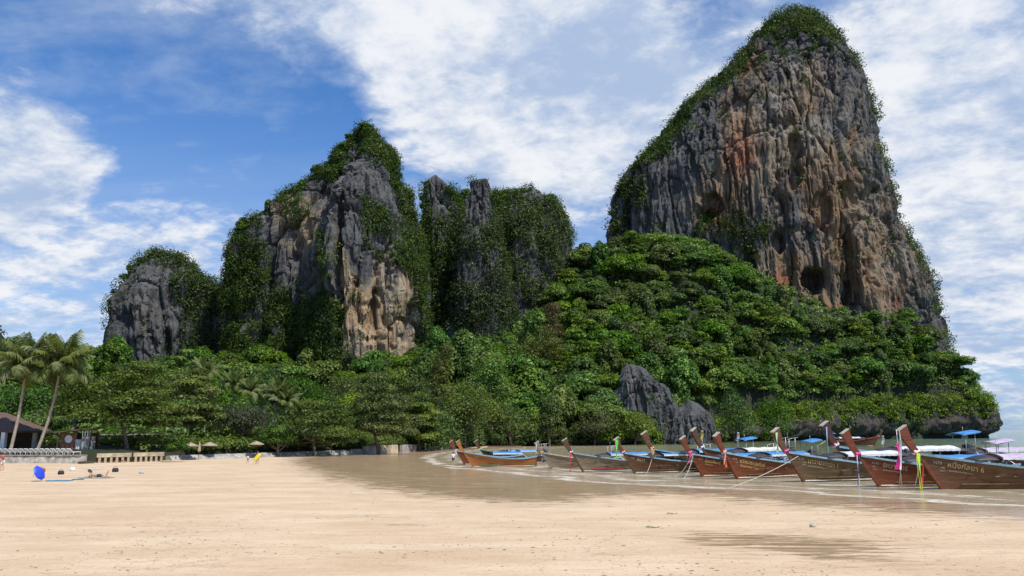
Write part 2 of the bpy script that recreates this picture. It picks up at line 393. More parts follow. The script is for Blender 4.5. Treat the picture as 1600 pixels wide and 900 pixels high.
fp = noise(nt, mapped(nt, (1, 1.25, 1)), 2.6, 4, 0.6, 0.3); ar = smooth(nt, noise(nt, v1, 0.12, 3, 0.5), 0.42, 0.60)
hh = mth(nt, 'SUBTRACT', hh, mth(nt, 'MULTIPLY', mth(nt, 'MULTIPLY', smooth(nt, fp, 0.56, 0.70), ar), 1.1))
bn = bump(nt, b, hh, 0.7, 0.06); LK(nt, mth(nt, 'SUBTRACT', 0.72, mth(nt, 'MULTIPLY', wf, 0.62)), bn.inputs['Strength'])
SAND = m
tag(link('beach_sand', npmesh('beach_sand', V, Fq, SAND, True, {'wet': wet})), kind='structure')

# ------------------------------------------------------------------ sea
xs = axis([(-60, 10, 2.0), (10, 130, 2.5), (130, 420, 10)]); xs = np.concatenate([[-6000, -2000, -600, -200, -100], xs, [600, 1200, 3000, 9000]])
ys = axis([(10, 110, 1.0), (110, 420, 6)]); ys = np.concatenate([ys, [600, 1200, 3000, 7000, 14000]])
V, Fq = grid_mesh(xs, ys, lambda X, Y: X*0)
shore = np.minimum(seg_dist(V[:, 0], V[:, 1], WLINE), 400)
ins = inside(V[:, 0], V[:, 1], WPOLY)
shore = np.where(ins, shore, -shore)
m, nt, b = newmat('sea_water')
sh = attr(nt, 'shore')
tcn = N(nt, 'ShaderNodeTexCoord')
mp = N(nt, 'ShaderNodeMapping'); mp.inputs['Rotation'].default_value = (0, 0, 0.42); LK(nt, tcn.outputs['Object'], mp.inputs['Vector'])
def wv(sx, sy, sc, det, dist=0.4):
    m2 = N(nt, 'ShaderNodeMapping'); m2.inputs['Scale'].default_value = (sx, sy, 1); LK(nt, mp.outputs[0], m2.inputs['Vector']); return noise(nt, m2.outputs[0], sc, det, 0.6, dist)
wob = wv(0.10, 0.22, 1.0, 5, 0.8)
shd = mth(nt, 'ADD', sh, mth(nt, 'MULTIPLY', mth(nt, 'SUBTRACT', wob, 0.5), 9.0))
f1 = smooth(nt, shd, 0.0, 13.0); f2 = smooth(nt, shd, 14.0, 60.0); f3 = smooth(nt, sh, 90, 190)
colw = mixc(nt, f1, (0.40, 0.300, 0.180), (0.34, 0.280, 0.165))
crest_light = smooth(nt, wv(0.10, 0.9, 1.0, 6, 0.7), 0.42, 0.66)  # pale streaks: the lightness of wave crests painted into the water colour
colw = mixc(nt, mth(nt, 'MULTIPLY', crest_light, 0.55), colw, (0.52, 0.42, 0.28))
colw = mixc(nt, f2, colw, (0.150, 0.175, 0.090)); colw = mixc(nt, f3, colw, (0.120, 0.200, 0.165))
# foam: broken lines that run with the shore
def band(d0, wd):
    x = mth(nt, 'ABSOLUTE', mth(nt, 'SUBTRACT', shd, d0)); return smooth(nt, x, wd, 0.0)
brk = smooth(nt, wv(0.22, 0.9, 1.0, 6), 0.42, 0.56)
fo = mth(nt, 'MAXIMUM', band(0.9, 0.9), mth(nt, 'MULTIPLY', band(4.5, 1.0), brk))
fo = mth(nt, 'MAXIMUM', fo, mth(nt, 'MULTIPLY', band(9.0, 1.1), brk)); fo = mth(nt, 'MAXIMUM', fo, mth(nt, 'MULTIPLY', band(15.0, 0.6), smooth(nt, brk, 0.4, 1.0)))
lace = smooth(nt, wv(1.2, 3.0, 1.3, 6, 0.8), 0.40, 0.62)
fo = mth(nt, 'MULTIPLY', fo, mth(nt, 'ADD', 0.25, mth(nt, 'MULTIPLY', lace, 0.75)))
LK(nt, mixc(nt, mth(nt, 'MULTIPLY', fo, 0.85), colw, (0.78, 0.74, 0.66)), b.inputs['Base Color'])
LK(nt, mth(nt, 'ADD', 0.09, mth(nt, 'MULTIPLY', fo, 0.6)), b.inputs['Roughness'])
b.inputs['IOR'].default_value = 1.33; b.inputs['Specular IOR Level'].default_value = 0.42
h = mth(nt, 'ADD', mth(nt, 'MULTIPLY', wv(0.16, 0.75, 1.0, 4), 1.0), mth(nt, 'MULTIPLY', wv(0.8, 2.4, 1.3, 4), 0.45))
bump(nt, b, h, 1.0, 0.30)
tag(link('sea', npmesh('sea', V, Fq, m, True, {'shore': shore})), kind='structure')

# ------------------------------------------------------------------ hillside terrain
ctrl = []
def C3(px, py, Y, drop=6.0):
    p = P(px, py, Y); ctrl.append((p[0], p[1], p[2]-drop))
for x, y in WALL[::2]: ctrl.append((x, y, 1.6))
for (x, y) in WALL: ctrl.append((x-4, y+28, 2.5))
for i, (x, y) in enumerate(HEAD): ctrl.append((x, y+2, [1.5, 2, 3, 5, 8, 10, 11, 11, 10, 9][i]))
for a in [(150, 640, 160), (350, 640, 175), (520, 635, 190), (250, 600, 235), (450, 590, 240), (620, 590, 250),
          (60, 590, 260), (200, 585, 290), (330, 560, 300), (480, 575, 285), (600, 585, 280)]: C3(*a, 9)
for a in [(100, 545, 350), (-100, 545, 380), (0, 560, 300), (700, 560, 265), (770, 590, 262), (860, 570, 270), (960, 560, 275), (1060, 575, 285),
          (1160, 580, 295), (1260, 595, 302), (1360, 600, 308), (1460, 605, 316), (1530, 612, 328),
          (700, 530, 300), (800, 540, 308), (900, 490, 322), (1000, 470, 325), (1100, 480, 330), (1200, 510, 332), (1300, 530, 338), (1400, 535, 340), (1480, 540, 344), (1532, 570, 350),
          (900, 405, 375), (950, 385, 366), (1020, 378, 358), (1100, 390, 354), (1170, 430, 350), (1230, 482, 348), (1300, 495, 350), (1370, 492, 352), (1440, 488, 356), (1480, 490, 372), (1520, 545, 378),
          (910, 400, 420), (1000, 400, 460), (1300, 480, 460), (1490, 510, 420), (700, 500, 400), (500, 540, 420), (200, 540, 440)]: C3(*a)
ctrl.append((tip[0]+2, tip[1]+30, 6)); ctrl.append((tip[0]-6, tip[1]+78, 8)); ctrl.append((-300, 300, 10)); ctrl.append((-300, 450, 20)); ctrl.append((-260, 120, 2)); ctrl.append((0, 600, 10)); ctrl.append((200, 560, 5))
ctrl = np.array(ctrl)
def rk(r): return np.where(r > 1e-6, r*r*np.log(np.maximum(r, 1e-6)), 0)
S_ = 100.0
A = rk(np.hypot(ctrl[:, None, 0]-ctrl[None, :, 0], ctrl[:, None, 1]-ctrl[None, :, 1])/S_) + np.eye(len(ctrl))*0.02
Pm = np.stack([np.ones(len(ctrl)), ctrl[:, 0]/S_, ctrl[:, 1]/S_], 1)
K = np.block([[A, Pm], [Pm.T, np.zeros((3, 3))]])
sol = np.linalg.solve(K, np.concatenate([ctrl[:, 2], np.zeros(3)]))
def terr(X, Y, bumps=True):
    X = np.asarray(X, float).ravel(); Y = np.asarray(Y, float).ravel()
    R = rk(np.hypot(X[:, None]-ctrl[None, :, 0], Y[:, None]-ctrl[None, :, 1])/S_)
    z = R@sol[:len(ctrl)] + sol[-3] + sol[-2]*X/S_ + sol[-1]*Y/S_
    z = np.clip(z, 1.3, 140)
    d = seg_dist(X, Y, COAST); inn = inside(X, Y, LAND); sdn = np.where(inn, d, -d)
    if bumps: z = z + 1.6*fbm(np.stack([X, Y, X*0], 1), (14, 14, 1), 3, 21)*np.clip(d/25, 0, 1)
    cap = np.where(sdn < 60, 1.3+np.maximum(sdn, 0)*1.5+11*sstep(X, 20, 75), 999)
    z = np.minimum(z, np.where(Y > 180, cap+4*sstep(Y, 180, 225), 1.4+np.maximum(sdn-6, 0)*0.45))
    return np.where(sdn > np.where(Y > 180, 3.0, 4.2), z, -3.0)
xs = np.arange(-330, 290, 3.0); ys = np.arange(80, 560, 3.0)
V, Fq = grid_mesh(xs, ys, terr)
m, nt, b = newmat('forest_floor'); n1 = noise(nt, mapped(nt, (1, 1, 1)), 0.25, 8, 0.65)  # dark leaf litter, deepened so gaps between crowns read as shade
LK(nt, ramp(nt, n1, [(0.3, (0.014, 0.017, 0.007)), (0.55, (0.022, 0.028, 0.009)), (0.75, (0.040, 0.034, 0.020))]), b.inputs['Base Color']); b.inputs['Roughness'].default_value = 0.95
bump(nt, b, n1, 0.8, 1.0)
tag(link('hillside_terrain', npmesh('hillside_terrain', V, Fq, m, True)), kind='structure')

# ------------------------------------------------------------------ foliage made of leaf-sized faces
def leaves(pos, nrm, size, asp=0.55, fold=0.18):
    n = len(pos); nrm = nrm/np.linalg.norm(nrm, axis=1, keepdims=True)
    a = RNG.normal(size=(n, 3)); a -= nrm*np.sum(a*nrm, 1, keepdims=True); a /= np.linalg.norm(a, axis=1, keepdims=True)
    b_ = np.cross(nrm, a); s = size[:, None]
    V = np.empty((n, 4, 3)); drop = nrm*s*fold
    V[:, 0] = pos - a*s*0.5; V[:, 1] = pos + b_*s*0.5*asp - a*s*0.05 + drop; V[:, 2] = pos + a*s*0.55 - drop*0.6; V[:, 3] = pos - b_*s*0.5*asp - a*s*0.05 + drop
    return V.reshape(-1, 3), np.arange(4*n).reshape(n, 4)
def lobes_to_leaves(cen, rad, cnt, size, jitter=0.38, tint0=None, flat=1.0, low=-0.30, thick=0.22):
    """leaf positions over the outer shell of ellipsoid lobes; cen (k,3), rad (k,3), cnt leaves per lobe"""
    k = len(cen); idx = np.repeat(np.arange(k), cnt)
    d = RNG.normal(size=(len(idx), 3)); d /= np.linalg.norm(d, axis=1, keepdims=True)
    d[:, 2] = np.where(d[:, 2] < low, -d[:, 2]*RNG.random(len(idx)), d[:, 2])
    d /= np.linalg.norm(d, axis=1, keepdims=True)
    rr = 1.0 - thick*RNG.random(len(idx))**1.6 + 0.10*RNG.normal(size=len(idx))
    pos = cen[idx] + d*rad[idx]*rr[:, None]
    nr = d/rad[idx]*np.mean(rad[idx], 1, keepdims=True) + np.array([0, 0, 0.45]) + jitter*RNG.normal(size=d.shape)
    sz = size*(0.6+0.8*RNG.random(len(idx)))
    base = (0.45+0.16*RNG.normal(size=k) if tint0 is None else tint0)[idx]
    tint = np.clip(base + 0.20*RNG.normal(size=len(idx)), 0, 1)
    V, Fq = leaves(pos, nr, sz); return V, Fq, np.repeat(tint, 4)

def crown_mesh(name, kind, R, H, nl, per, lsize, mat, seed):
    global RNG
    keep = RNG; RNG = np.random.default_rng(seed)
    cen = []; rad = []
    if kind == 'layer':                         # flat tiers, wide spreading
        tiers = 5
        for t in range(tiers):
            f = t/(tiers-1); rr = R*(1.0-0.62*f**1.6); z = H*(0.12+0.80*f)
            k = max(3, int(nl*(1-0.6*f)/tiers*1.35))
            for j in range(k):
                a = 2*math.pi*(j+RNG.random())/k; q = rr*math.sqrt(0.15+0.85*RNG.random())*0.85
                cen.append((q*math.cos(a), q*math.sin(a), z+H*0.07*RNG.normal())); s = R*(0.24+0.14*RNG.random()); rad.append((s, s, s*0.42))
    elif kind == 'vine':                        # tall draped column of hanging growth
        for j in range(nl):
            f = RNG.random(); a = 2*math.pi*RNG.random(); q = R*(0.75-0.35*f)*math.sqrt(RNG.random())
            s = R*(0.26+0.18*RNG.random()); cen.append((q*math.cos(a), q*math.sin(a), H*(0.05+0.85*f))); rad.append((s*0.85, s*0.85, s*1.25))
    else:                                       # dome of uneven lobes
        for j in range(nl):
            a = 2*math.pi*RNG.random(); e = math.asin(RNG.random()**0.8); q = (0.50+0.36*RNG.random())
            if RNG.random() < 0.25: q *= 0.5
            s = R*(0.27+0.24*RNG.random()); cen.append((R*q*math.cos(e)*math.cos(a), R*q*math.cos(e)*math.sin(a), H*(0.22+0.62*q*math.sin(e)*1.2))); rad.append((s, s, s*0.72))
    cen = np.array(cen); rad = np.array(rad)
    cnt = np.maximum(6, (per*(rad[:, 0]/rad[:, 0].mean())**2).astype(int))
    tint0 = 0.40+0.17*RNG.normal(size=len(cen))
    V, Fq, t = lobes_to_leaves(cen, rad, cnt, lsize, tint0=tint0)
    me = npmesh(name, V, Fq, mat, False, {'tint': t}); RNG = keep
    return me, cen
def trunk_mesh(name, cen, base_z, r, mat, nlimb=6, lean=(0, 0)):
    mb = MB(); top = np.array([lean[0], lean[1], np.percentile(cen[:, 2], 55)])
    k = 6; pts = []
    for i in range(k+1):
        f = i/k; pts.append((top[0]*f**1.5+0.12*r*math.sin(3*f+r*9)*4, top[1]*f**1.5+0.1*r*math.cos(4*f)*4, base_z+(top[2]-base_z)*f))
    mb.tube(pts, [r*(1.35 if i == 0 else 1.0-0.6*i/k) for i in range(k+1)], 7)
    order = np.argsort(-np.hypot(cen[:, 0], cen[:, 1]))[:nlimb*2:2]
    for j in order:
        c = Vector(cen[j]); f = 0.45+0.3*((j*37) % 10)/10; s = Vector(pts[int(f*k)])
        mb.tube([s, s.lerp(c, 0.5)+Vector((0, 0, -0.08*(c-s).length)), c], [r*0.42, r*0.27, r*0.10], 5)
    return mb.mesh(name, mat, True)
def worley(p, seed):
    """edge distance F2-F1 and a random value per cell"""
    i = np.floor(p).astype(np.int64); n = len(p); f1 = np.full(n, 9.0); f2 = np.full(n, 9.0); rv = np.zeros(n)
    for dx in (-1, 0, 1):
        for dy in (-1, 0, 1):
            for dz in (-1, 0, 1):
                a, b, c = i[:, 0]+dx, i[:, 1]+dy, i[:, 2]+dz
                h = _h(a, b, c, seed); h2 = (h*977.13) % 1.0; h3 = (h*7919.37) % 1.0
                d = np.sqrt((a+.15+.7*h-p[:, 0])**2+(b+.15+.7*h2-p[:, 1])**2+(c+.15+.7*h3-p[:, 2])**2)
                nr = d < f1; f2 = np.where(nr, f1, np.minimum(f2, d)); rv = np.where(nr, (h*131.7) % 1.0, rv); f1 = np.where(nr, d, f1)
    return f2-f1, rv
# ------------------------------------------------------------------ limestone walls as closed lofts
def loft_cliff(name, label, left, right, Y0, section, zb, step, mat, dscale=1.0, seed=1, amp=1.0, caves=(), warm=(), red=(), cat='cliff', depth=None, topround=0.25, fs=1.0):
    Lw = np.array([P(x, y, Y0) for x, y in left]); Rw = np.array([P(x, y, Y0) for x, y in right])
    Lw = Lw[np.argsort(Lw[:, 2])]; Rw = Rw[np.argsort(Rw[:, 2])]
    ztop = min(Lw[-1, 2], Rw[-1, 2]); nz = int((ztop-zb)/step)+2
    zs = zb+(ztop-zb)*(1-(1-np.linspace(0, 1, nz))**1.0)
    XL = np.interp(zs, Lw[:, 2], Lw[:, 0]); XR = np.interp(zs, Rw[:, 2], Rw[:, 0])
    for a in (XL, XR):                       # gentle smoothing
        a[1:-1] = 0.25*a[:-2]+0.5*a[1:-1]+0.25*a[2:]
    w = np.maximum((XR-XL)/2, 0.6); cx = (XL+XR)/2; wm = w.max()
    D = (0.45*wm+0.55*w)*dscale * np.minimum(1, np.sqrt((ztop-zs)/(topround*(ztop-zb))+0.004))
    sec = np.array(section, float); dl = np.concatenate([[0], np.cumsum(np.hypot(np.diff(sec[:, 0]), np.diff(sec[:, 1])*0.9))])
    nu = max(20, int(dl[-1]*wm/step)); s = np.linspace(0, dl[-1], nu)
    U = np.interp(s, dl, sec[:, 0]); Vv = np.interp(s, dl, sec[:, 1])
    for _ in range(max(2, nu//60)):
        U[1:-1] = .25*U[:-2]+.5*U[1:-1]+.25*U[2:]; Vv[1:-1] = .25*Vv[:-2]+.5*Vv[1:-1]+.25*Vv[2:]
    nb = max(12, nu//6); a = np.linspace(0, math.pi, nb+2)[1:-1]
    U = np.concatenate([U, np.cos(a)]); Vv = np.concatenate([Vv, 0.75*np.sin(a)]); n = len(U)
    X = cx[:, None]+U[None, :]*w[:, None]; Y = Y0+Vv[None, :]*D[:, None]; Z = np.repeat(zs[:, None], n, 1)
    tx = np.roll(X, -1, 1)-np.roll(X, 1, 1); ty = np.roll(Y, -1, 1)-np.roll(Y, 1, 1); ln = np.hypot(tx, ty)+1e-6
    nx, ny = ty/ln, -tx/ln
    p = np.stack([X, Y, Z], -1).reshape(-1, 3)
    q = p + 3.0*np.stack([fbm(p, (20, 20, 30), 2, seed+50), fbm(p, (20, 20, 30), 2, seed+51), 0*p[:, 0]], 1)
    q = q/fs; p_ = p; p = p/fs
    def rid(sc, o, sd): return 1-2*np.abs(fbm(q, sc, o, sd, 0.6))
    big_ = fbm(q, (32, 32, 95), 3, seed)*5.0
    fl = rid((11, 11, 90), 4, seed+5); flute = (fl**3)*1.8-0.6
    d1, r1 = worley(q/np.array([12., 12., 52.]), seed+1); d2, r2 = worley(q/np.array([4.6, 4.6, 19.]), seed+2); d3, r3 = worley(p/np.array([1.8, 1.8, 5.5]), seed+3)
    blocks = (r1-.5)*4.2 - 2.2*np.exp(-(d1/.07)**2) + (r2-.5)*2.0 - 1.0*np.exp(-(d2/.09)**2) + (r3-.5)*0.8
    cl = np.maximum(0, fbm(q, (7, 7, 60), 3, seed+8)-0.20); flute = flute-cl*9
    pk = np.maximum(0, fbm(q, (6, 6, 12), 4, seed+31, 0.65)-0.33); pocket = -pk*12
    small = fbm(p, (1.5, 1.5, 7), 3, seed+17, 0.7)*0.9
    ledge = fbm(p*np.array([0.3, 0.3, 1]), (9, 9, 7), 3, seed+23)*1.4
    disp = amp*(big_+flute+blocks+pocket+small+ledge); p = p_
    px, py = PROJ(p)
    fr = (np.arange(n) < nu)[None, :].repeat(nz, 0).ravel()
    wmask = np.zeros(len(p)); rmask = np.zeros(len(p))
    for (x0, y0, rx, ry, g) in warm: wmask += g*np.exp(-(((px-x0)/rx)**2+((py-y0)/ry)**2))
    for (x0, y0, rx, ry, g) in red: rmask += g*np.exp(-(((px-x0)/rx)**2+((py-y0)/ry)**2))
    for (x0, y0, rx, ry, dep) in caves:
        k = ((px-x0)/rx)**2+((py-y0)/ry)**2 + 1.3*fbm(p, (6, 6, 9), 3, seed+77)+0.15
        disp = disp - np.where(fr, dep*sstep(1.15-k, 0.0, 0.6), 0)
    edge = np.minimum(1, w/7.0)[:, None].repeat(n, 1).ravel()
    hfade = np.clip((ztop-p[:, 2])/6, 0.15, 1)
    disp = disp*edge*hfade
    p[:, 0] += nx.ravel()*disp; p[:, 1] += ny.ravel()*disp
    p[:, 2] += np.clip((p[:, 2]-(ztop-14))/14, 0, 1)*fbm(p, (9, 9, 9), 3, seed+41)*3.0
    top = p.reshape(nz, n, 3)[-1]; c = top.mean(0); ext = []
    for f_, dz in ((.8, .5), (.55, .9), (.3, 1.1), (.02, 1.2)): e_ = c+(top-c)*f_; e_[:, 2] += dz*min(1, w[-1]/6); ext.append(e_)
    Vt = np.vstack([p]+ext); nz2 = nz+4
    i = np.arange(nz2*n).reshape(nz2, n); j = np.roll(i, -1, 1)
    Fq = np.stack([i[:-1].ravel(), j[:-1].ravel(), j[1:].ravel(), i[1:].ravel()], 1)
    z4 = np.zeros(4*n)
    me = npmesh(name, Vt, Fq, mat, False, {'warm': np.append(wmask, z4), 'red': np.append(rmask, z4)})
    p = Vt; nz = nz2
    o = empty(name, (c[0], Y0, 0)); tag(o, label, cat)
    rock = link('rock_face', me, o, (-c[0], -Y0, 0))
    me.polygons.foreach_set('use_smooth', np.zeros(len(me.polygons), bool))
    return o, p.reshape(nz, n, 3), nu
def clothe(o, grid, nu, density, mask, mat, rng_r=(0.9, 2.4), lsize=0.75, lpb=26, seed=3, name='clinging_foliage', gate=0.12):
    """shrubs and creepers rooted on a rock face where mask(px,py,normal,p) says so"""
    global RNG
    keep = RNG; RNG = np.random.default_rng(seed)
    g = grid[:, :nu]; a = g[1:, :-1]-g[:-1, :-1]; b_ = g[:-1, 1:]-g[:-1, :-1]
    nr = np.cross(b_, a); ar = np.linalg.norm(nr, axis=2); nr = nr/(ar[..., None]+1e-9)
    c = (g[:-1, :-1]+g[1:, 1:])/2
    c = c.reshape(-1, 3); nr = nr.reshape(-1, 3); ar = ar.ravel()
    px, py = PROJ(c); pr = np.clip(mask(px, py, nr, c), 0, 1)*ar*density*(gate+1.25*(1-gate*.6)*sstep(fbm(c, (6, 6, 6), 2, seed+3), -0.30, 0.12))
    pick = np.nonzero(RNG.random(len(pr)) < pr)[0]
    cen = c[pick]; nn = nr[pick]; k = len(pick)
    R = rng_r[0]+(rng_r[1]-rng_r[0])*RNG.random(k)**1.7
    cen = cen+nn*(R*0.25)[:, None]; rad = np.stack([R, R, R*(0.7+0.5*RNG.random(k))], 1)
    cnt = np.maximum(5, (lpb*(R/np.mean(R))**2).astype(int))
    V, Fq, t = lobes_to_leaves(cen, rad, cnt, lsize, 0.6, thick=0.45, low=-0.8)
    loc = np.array(o.location); me = npmesh(name, V, Fq, mat, False, {'tint': t})
    f = link(name, me, o, tuple(-loc)); f['kind'] = 'stuff'; RNG = keep
    return k
# ------------------------------------------------------------------ the cliffs
def blobs(lst):
    def f(px, py):
        r = np.zeros(len(px))
        for (x0, y0, rx, ry, g) in lst: r = np.maximum(r, g*sstep(1.45-np.sqrt(((px-x0)/rx)**2+((py-y0)/ry)**2), 0.0, 0.75))
        return r
    return f
def edge_x(line, py):
    l = sorted(line, key=lambda a: a[1]); return np.interp(py, [a[1] for a in l], [a[0] for a in l])
TL = [(946, 560), (950, 385), (955, 310), (968, 272), (1004, 240), (1048, 186), (1096, 134), (1144, 98), (1184, 50), (1208, 28), (1240, 20)]
TR = [(1500, 640), (1476, 510), (1450, 436), (1412, 360), (1388, 270), (1366, 180), (1344, 110), (1322, 80), (1292, 52), (1268, 28), (1240, 20)]
tower, g_t, nu_t = loft_cliff('limestone_tower', 'huge grey and orange limestone tower with a bushy summit, tallest rock at the right', TL, TR, 410,
    [(-1, 0), (-0.75, -0.28), (-0.35, -0.55), (0.0, -0.72), (0.35, -0.78), (0.72, -0.58), (1, 0)], 25, 0.72, R_TOWER, dscale=0.72, seed=4, amp=0.85,
    caves=[(1275, 437, 22, 26, 15), (1108, 330, 22, 26, 8), (1345, 300, 32, 22, 5), (1330, 405, 10, 55, 9), (1240, 250, 16, 40, 5), (1215, 375, 14, 20, 6), (1335, 460, 14, 30, 7), (1285, 330, 18, 30, 4)],
    warm=[(1170, 200, 55, 130, .45), (1120, 310, 50, 60, .40), (1300, 250, 90, 130, .34), (1220, 440, 60, 60, .50), (1400, 440, 70, 70, .42), (1260, 480, 50, 25, .6), (1345, 360, 60, 90, .35), (1270, 120, 60, 60, .2)],
    red=[(1165, 110, 16, 40, .32), (1150, 240, 45, 70, .30), (1110, 340, 30, 30, .36), (1225, 445, 25, 50, .34), (1290, 485, 40, 20, .35), (1410, 470, 40, 30, .22)])
def m_t(px, py, nr, p):
    l = px-edge_x(TL, py); r = edge_x(TR, py)-px
    nz = fbm(p, (16, 16, 16), 3, 5)*26
    m_ = sstep(34+nz-l, -12, 16)*sstep(400-py, -10, 30)*0.95
    m_ = np.maximum(m_, sstep(66+nz*0.9-py, -14, 12))
    m_ = np.maximum(m_, sstep(6+nz*0.5-r, -5, 6)*0.45)
    m_ = np.maximum(m_, blobs([(985, 285, 26, 40, .9), (1150, 350, 60, 18, .5), (1160, 400, 40, 40, .35)])(px, py)*(0.5+0.6*sstep(nz, -8, 10)))
    m_ = np.maximum(m_, 0.10*sstep(nr[:, 2], 0.25, 0.6))
    return m_
clothe(tower, g_t, nu_t, 0.22, m_t, L_VINE, (0.8, 4.6), 0.95, 26, 11)

ML = [(336, 620), (340, 520), (344, 430), (358, 375), (376, 348), (446, 300), (488, 272), (522, 240), (544, 212), (558, 200), (566, 196)]
MR = [(690, 640), (676, 560), (664, 420), (642, 318), (622, 258), (602, 224), (584, 204), (566, 196)]
midc, g_m, nu_m = loft_cliff('limestone_cliff', 'grey pointed limestone cliff with a pale golden front buttress, left of centre', ML, MR, 330,
    [(-1, 0), (-0.6, -0.22), (-0.1, -0.48), (0.16, -0.74), (0.24, -0.98), (0.5, -1.0), (0.78, -0.78), (1, 0)], 8, 0.62, R_GREY, dscale=0.72, seed=14, amp=0.9,
    caves=[(590, 500, 20, 40, 3), (640, 520, 8, 60, 4), (530, 400, 8, 120, 5), (460, 400, 20, 60, 3)],
    warm=[(600, 490, 55, 90, .55), (545, 470, 22, 110, .35), (470, 360, 40, 70, .28), (615, 540, 45, 45, .5), (440, 320, 30, 40, .2)], red=[(618, 535, 22, 20, .12)])
def m_m(px, py, nr, p):
    nz = fbm(p, (13, 13, 13), 3, 6); l = px-edge_x(ML, py); r = edge_x(MR, py)-px
    m_ = blobs([(440, 540, 115, 80, 1.0), (374, 440, 38, 95, 1.0), (500, 520, 28, 60, .95), (505, 400, 16, 40, .6), (470, 330, 22, 18, .65)])(px, py)
    m_ = m_*sstep(nz, -0.75, -0.3)
    m_ = np.maximum(m_, sstep(26+nz*40-l, -10, 14)*0.9)
    m_ = np.maximum(m_, blobs([(565, 205, 45, 35, .95), (622, 320, 46, 120, .75), (668, 430, 30, 90, .8)])(px, py)*sstep(nz, -0.35, 0.15))
    m_ = np.maximum(m_, sstep(30+nz*30-r, -10, 14)*0.8)
    hole = blobs([(478, 400, 36, 78, .9), (425, 345, 40, 34, .6), (430, 420, 22, 46, .25), (592, 520, 62, 55, 1), (395, 500, 14, 24, .8), (450, 318, 45, 25, .75), (545, 400, 16, 120, .7), (600, 470, 45, 30, .8)])(px, py)
    return m_*(1-0.92*hole)
clothe(midc, g_m, nu_m, 0.75, m_m, L_VINE, (0.6, 3.4), 0.75, 26, 12, gate=0.4)

LL = [(150, 640), (158, 540), (164, 480), (184, 444), (208, 412), (230, 396), (246, 391)]
LR = [(356, 640), (352, 500), (345, 446), (318, 434), (296, 410), (272, 400), (246, 391)]
lefc, g_l, nu_l = loft_cliff('small_cliff', 'small grey streaked limestone cliff behind the palms at the far left', LL, LR, 350,
    [(-1, 0), (-0.7, -0.55), (-0.2, -0.78), (0.3, -0.6), (0.6, -0.35), (1, 0)], 6, 0.7, R_GREY, dscale=0.7, seed=33, amp=0.75,
    caves=[(262, 540, 7, 45, 5), (270, 470, 12, 30, 3)], warm=[(230, 500, 40, 50, .15)])
def m_l(px, py, nr, p):
    nz = fbm(p, (12, 12, 12), 3, 8); l = px-edge_x(LL, py); r = edge_x(LR, py)-px
    m_ = sstep(18+nz*26-l, -8, 10)*sstep(520-py, -10, 30)
    m_ = np.maximum(m_, sstep(418+nz*26-py, -8, 8)); m_ = np.maximum(m_, blobs([(315, 500, 44, 110, 1), (285, 450, 34, 30, .95), (190, 440, 30, 18, .6)])(px, py)*sstep(nz, -0.6, -0.1))
    hole = blobs([(222, 500, 52, 80, 1), (272, 520, 16, 50, .8)])(px, py)
    return m_*(1-0.95*hole)
clothe(lefc, g_l, nu_l, 0.4, m_l, L_VINE, (0.8, 4.0), 0.85, 24, 13, gate=0.3)

def m_c(px, py, nr, p):
    nz = fbm(p, (12, 12, 12), 3, 9)
    hole = blobs([(746, 318, 20, 42, 1.0), (683, 308, 15, 28, .85), (735, 420, 22, 28, .85), (805, 330, 14, 24, .7), (885, 430, 12, 50, .9), (815, 500, 16, 34, .9), (845, 455, 16, 40, .5), (770, 410, 10, 20, .6)])(px, py)
    return (0.2+0.8*sstep(nz, -0.40, 0.05))*(1-0.97*hole)
CSEC = [(-1, 0), (-0.7, -0.6), (-0.1, -0.9), (0.45, -0.75), (0.8, -0.45), (1, 0)]
for nm, lab, Lp, Rp, Yc, sd_, dn in [
    ('limestone_massif', 'broad limestone massif almost wholly covered in green, between the pointed cliff and the tower', [(640, 640), (648, 420), (655, 350), (668, 318), (690, 306)], [(908, 640), (900, 470), (893, 390), (886, 345), (872, 316), (850, 306)], 376, 44, .55),
    ('rock_pinnacle', 'leftmost of two bushy grey rock pinnacles right of the pointed cliff', [(642, 640), (652, 420), (656, 310), (662, 284), (680, 276)], [(735, 640), (728, 420), (712, 320), (704, 290), (680, 276)], 352, 41, .42),
    ('rock_pinnacle', 'bare dark grey flat-topped rock pinnacle standing between green summits', [(690, 640), (705, 440), (722, 345), (726, 300), (732, 282), (748, 277)], [(815, 640), (800, 430), (778, 340), (770, 300), (764, 282), (748, 277)], 342, 42, .42),
    ('limestone_dome', 'rounded green summit dome on the right end of the broad massif', [(690, 640), (725, 500), (758, 400), (775, 345), (792, 312), (830, 300)], [(905, 640), (900, 470), (893, 380), (884, 340), (862, 312), (830, 300)], 366, 43, .42)]:
    o, gg, nn = loft_cliff(nm, lab, Lp, Rp, Yc, CSEC, 8, 0.8, R_GREY, dscale=0.75, seed=sd_, amp=0.8, warm=[(815, 500, 20, 40, .2)])
    clothe(o, gg, nn, dn, m_c, L_VINE, (0.8, 4.0), 0.85, 24, sd_, gate=0.55)

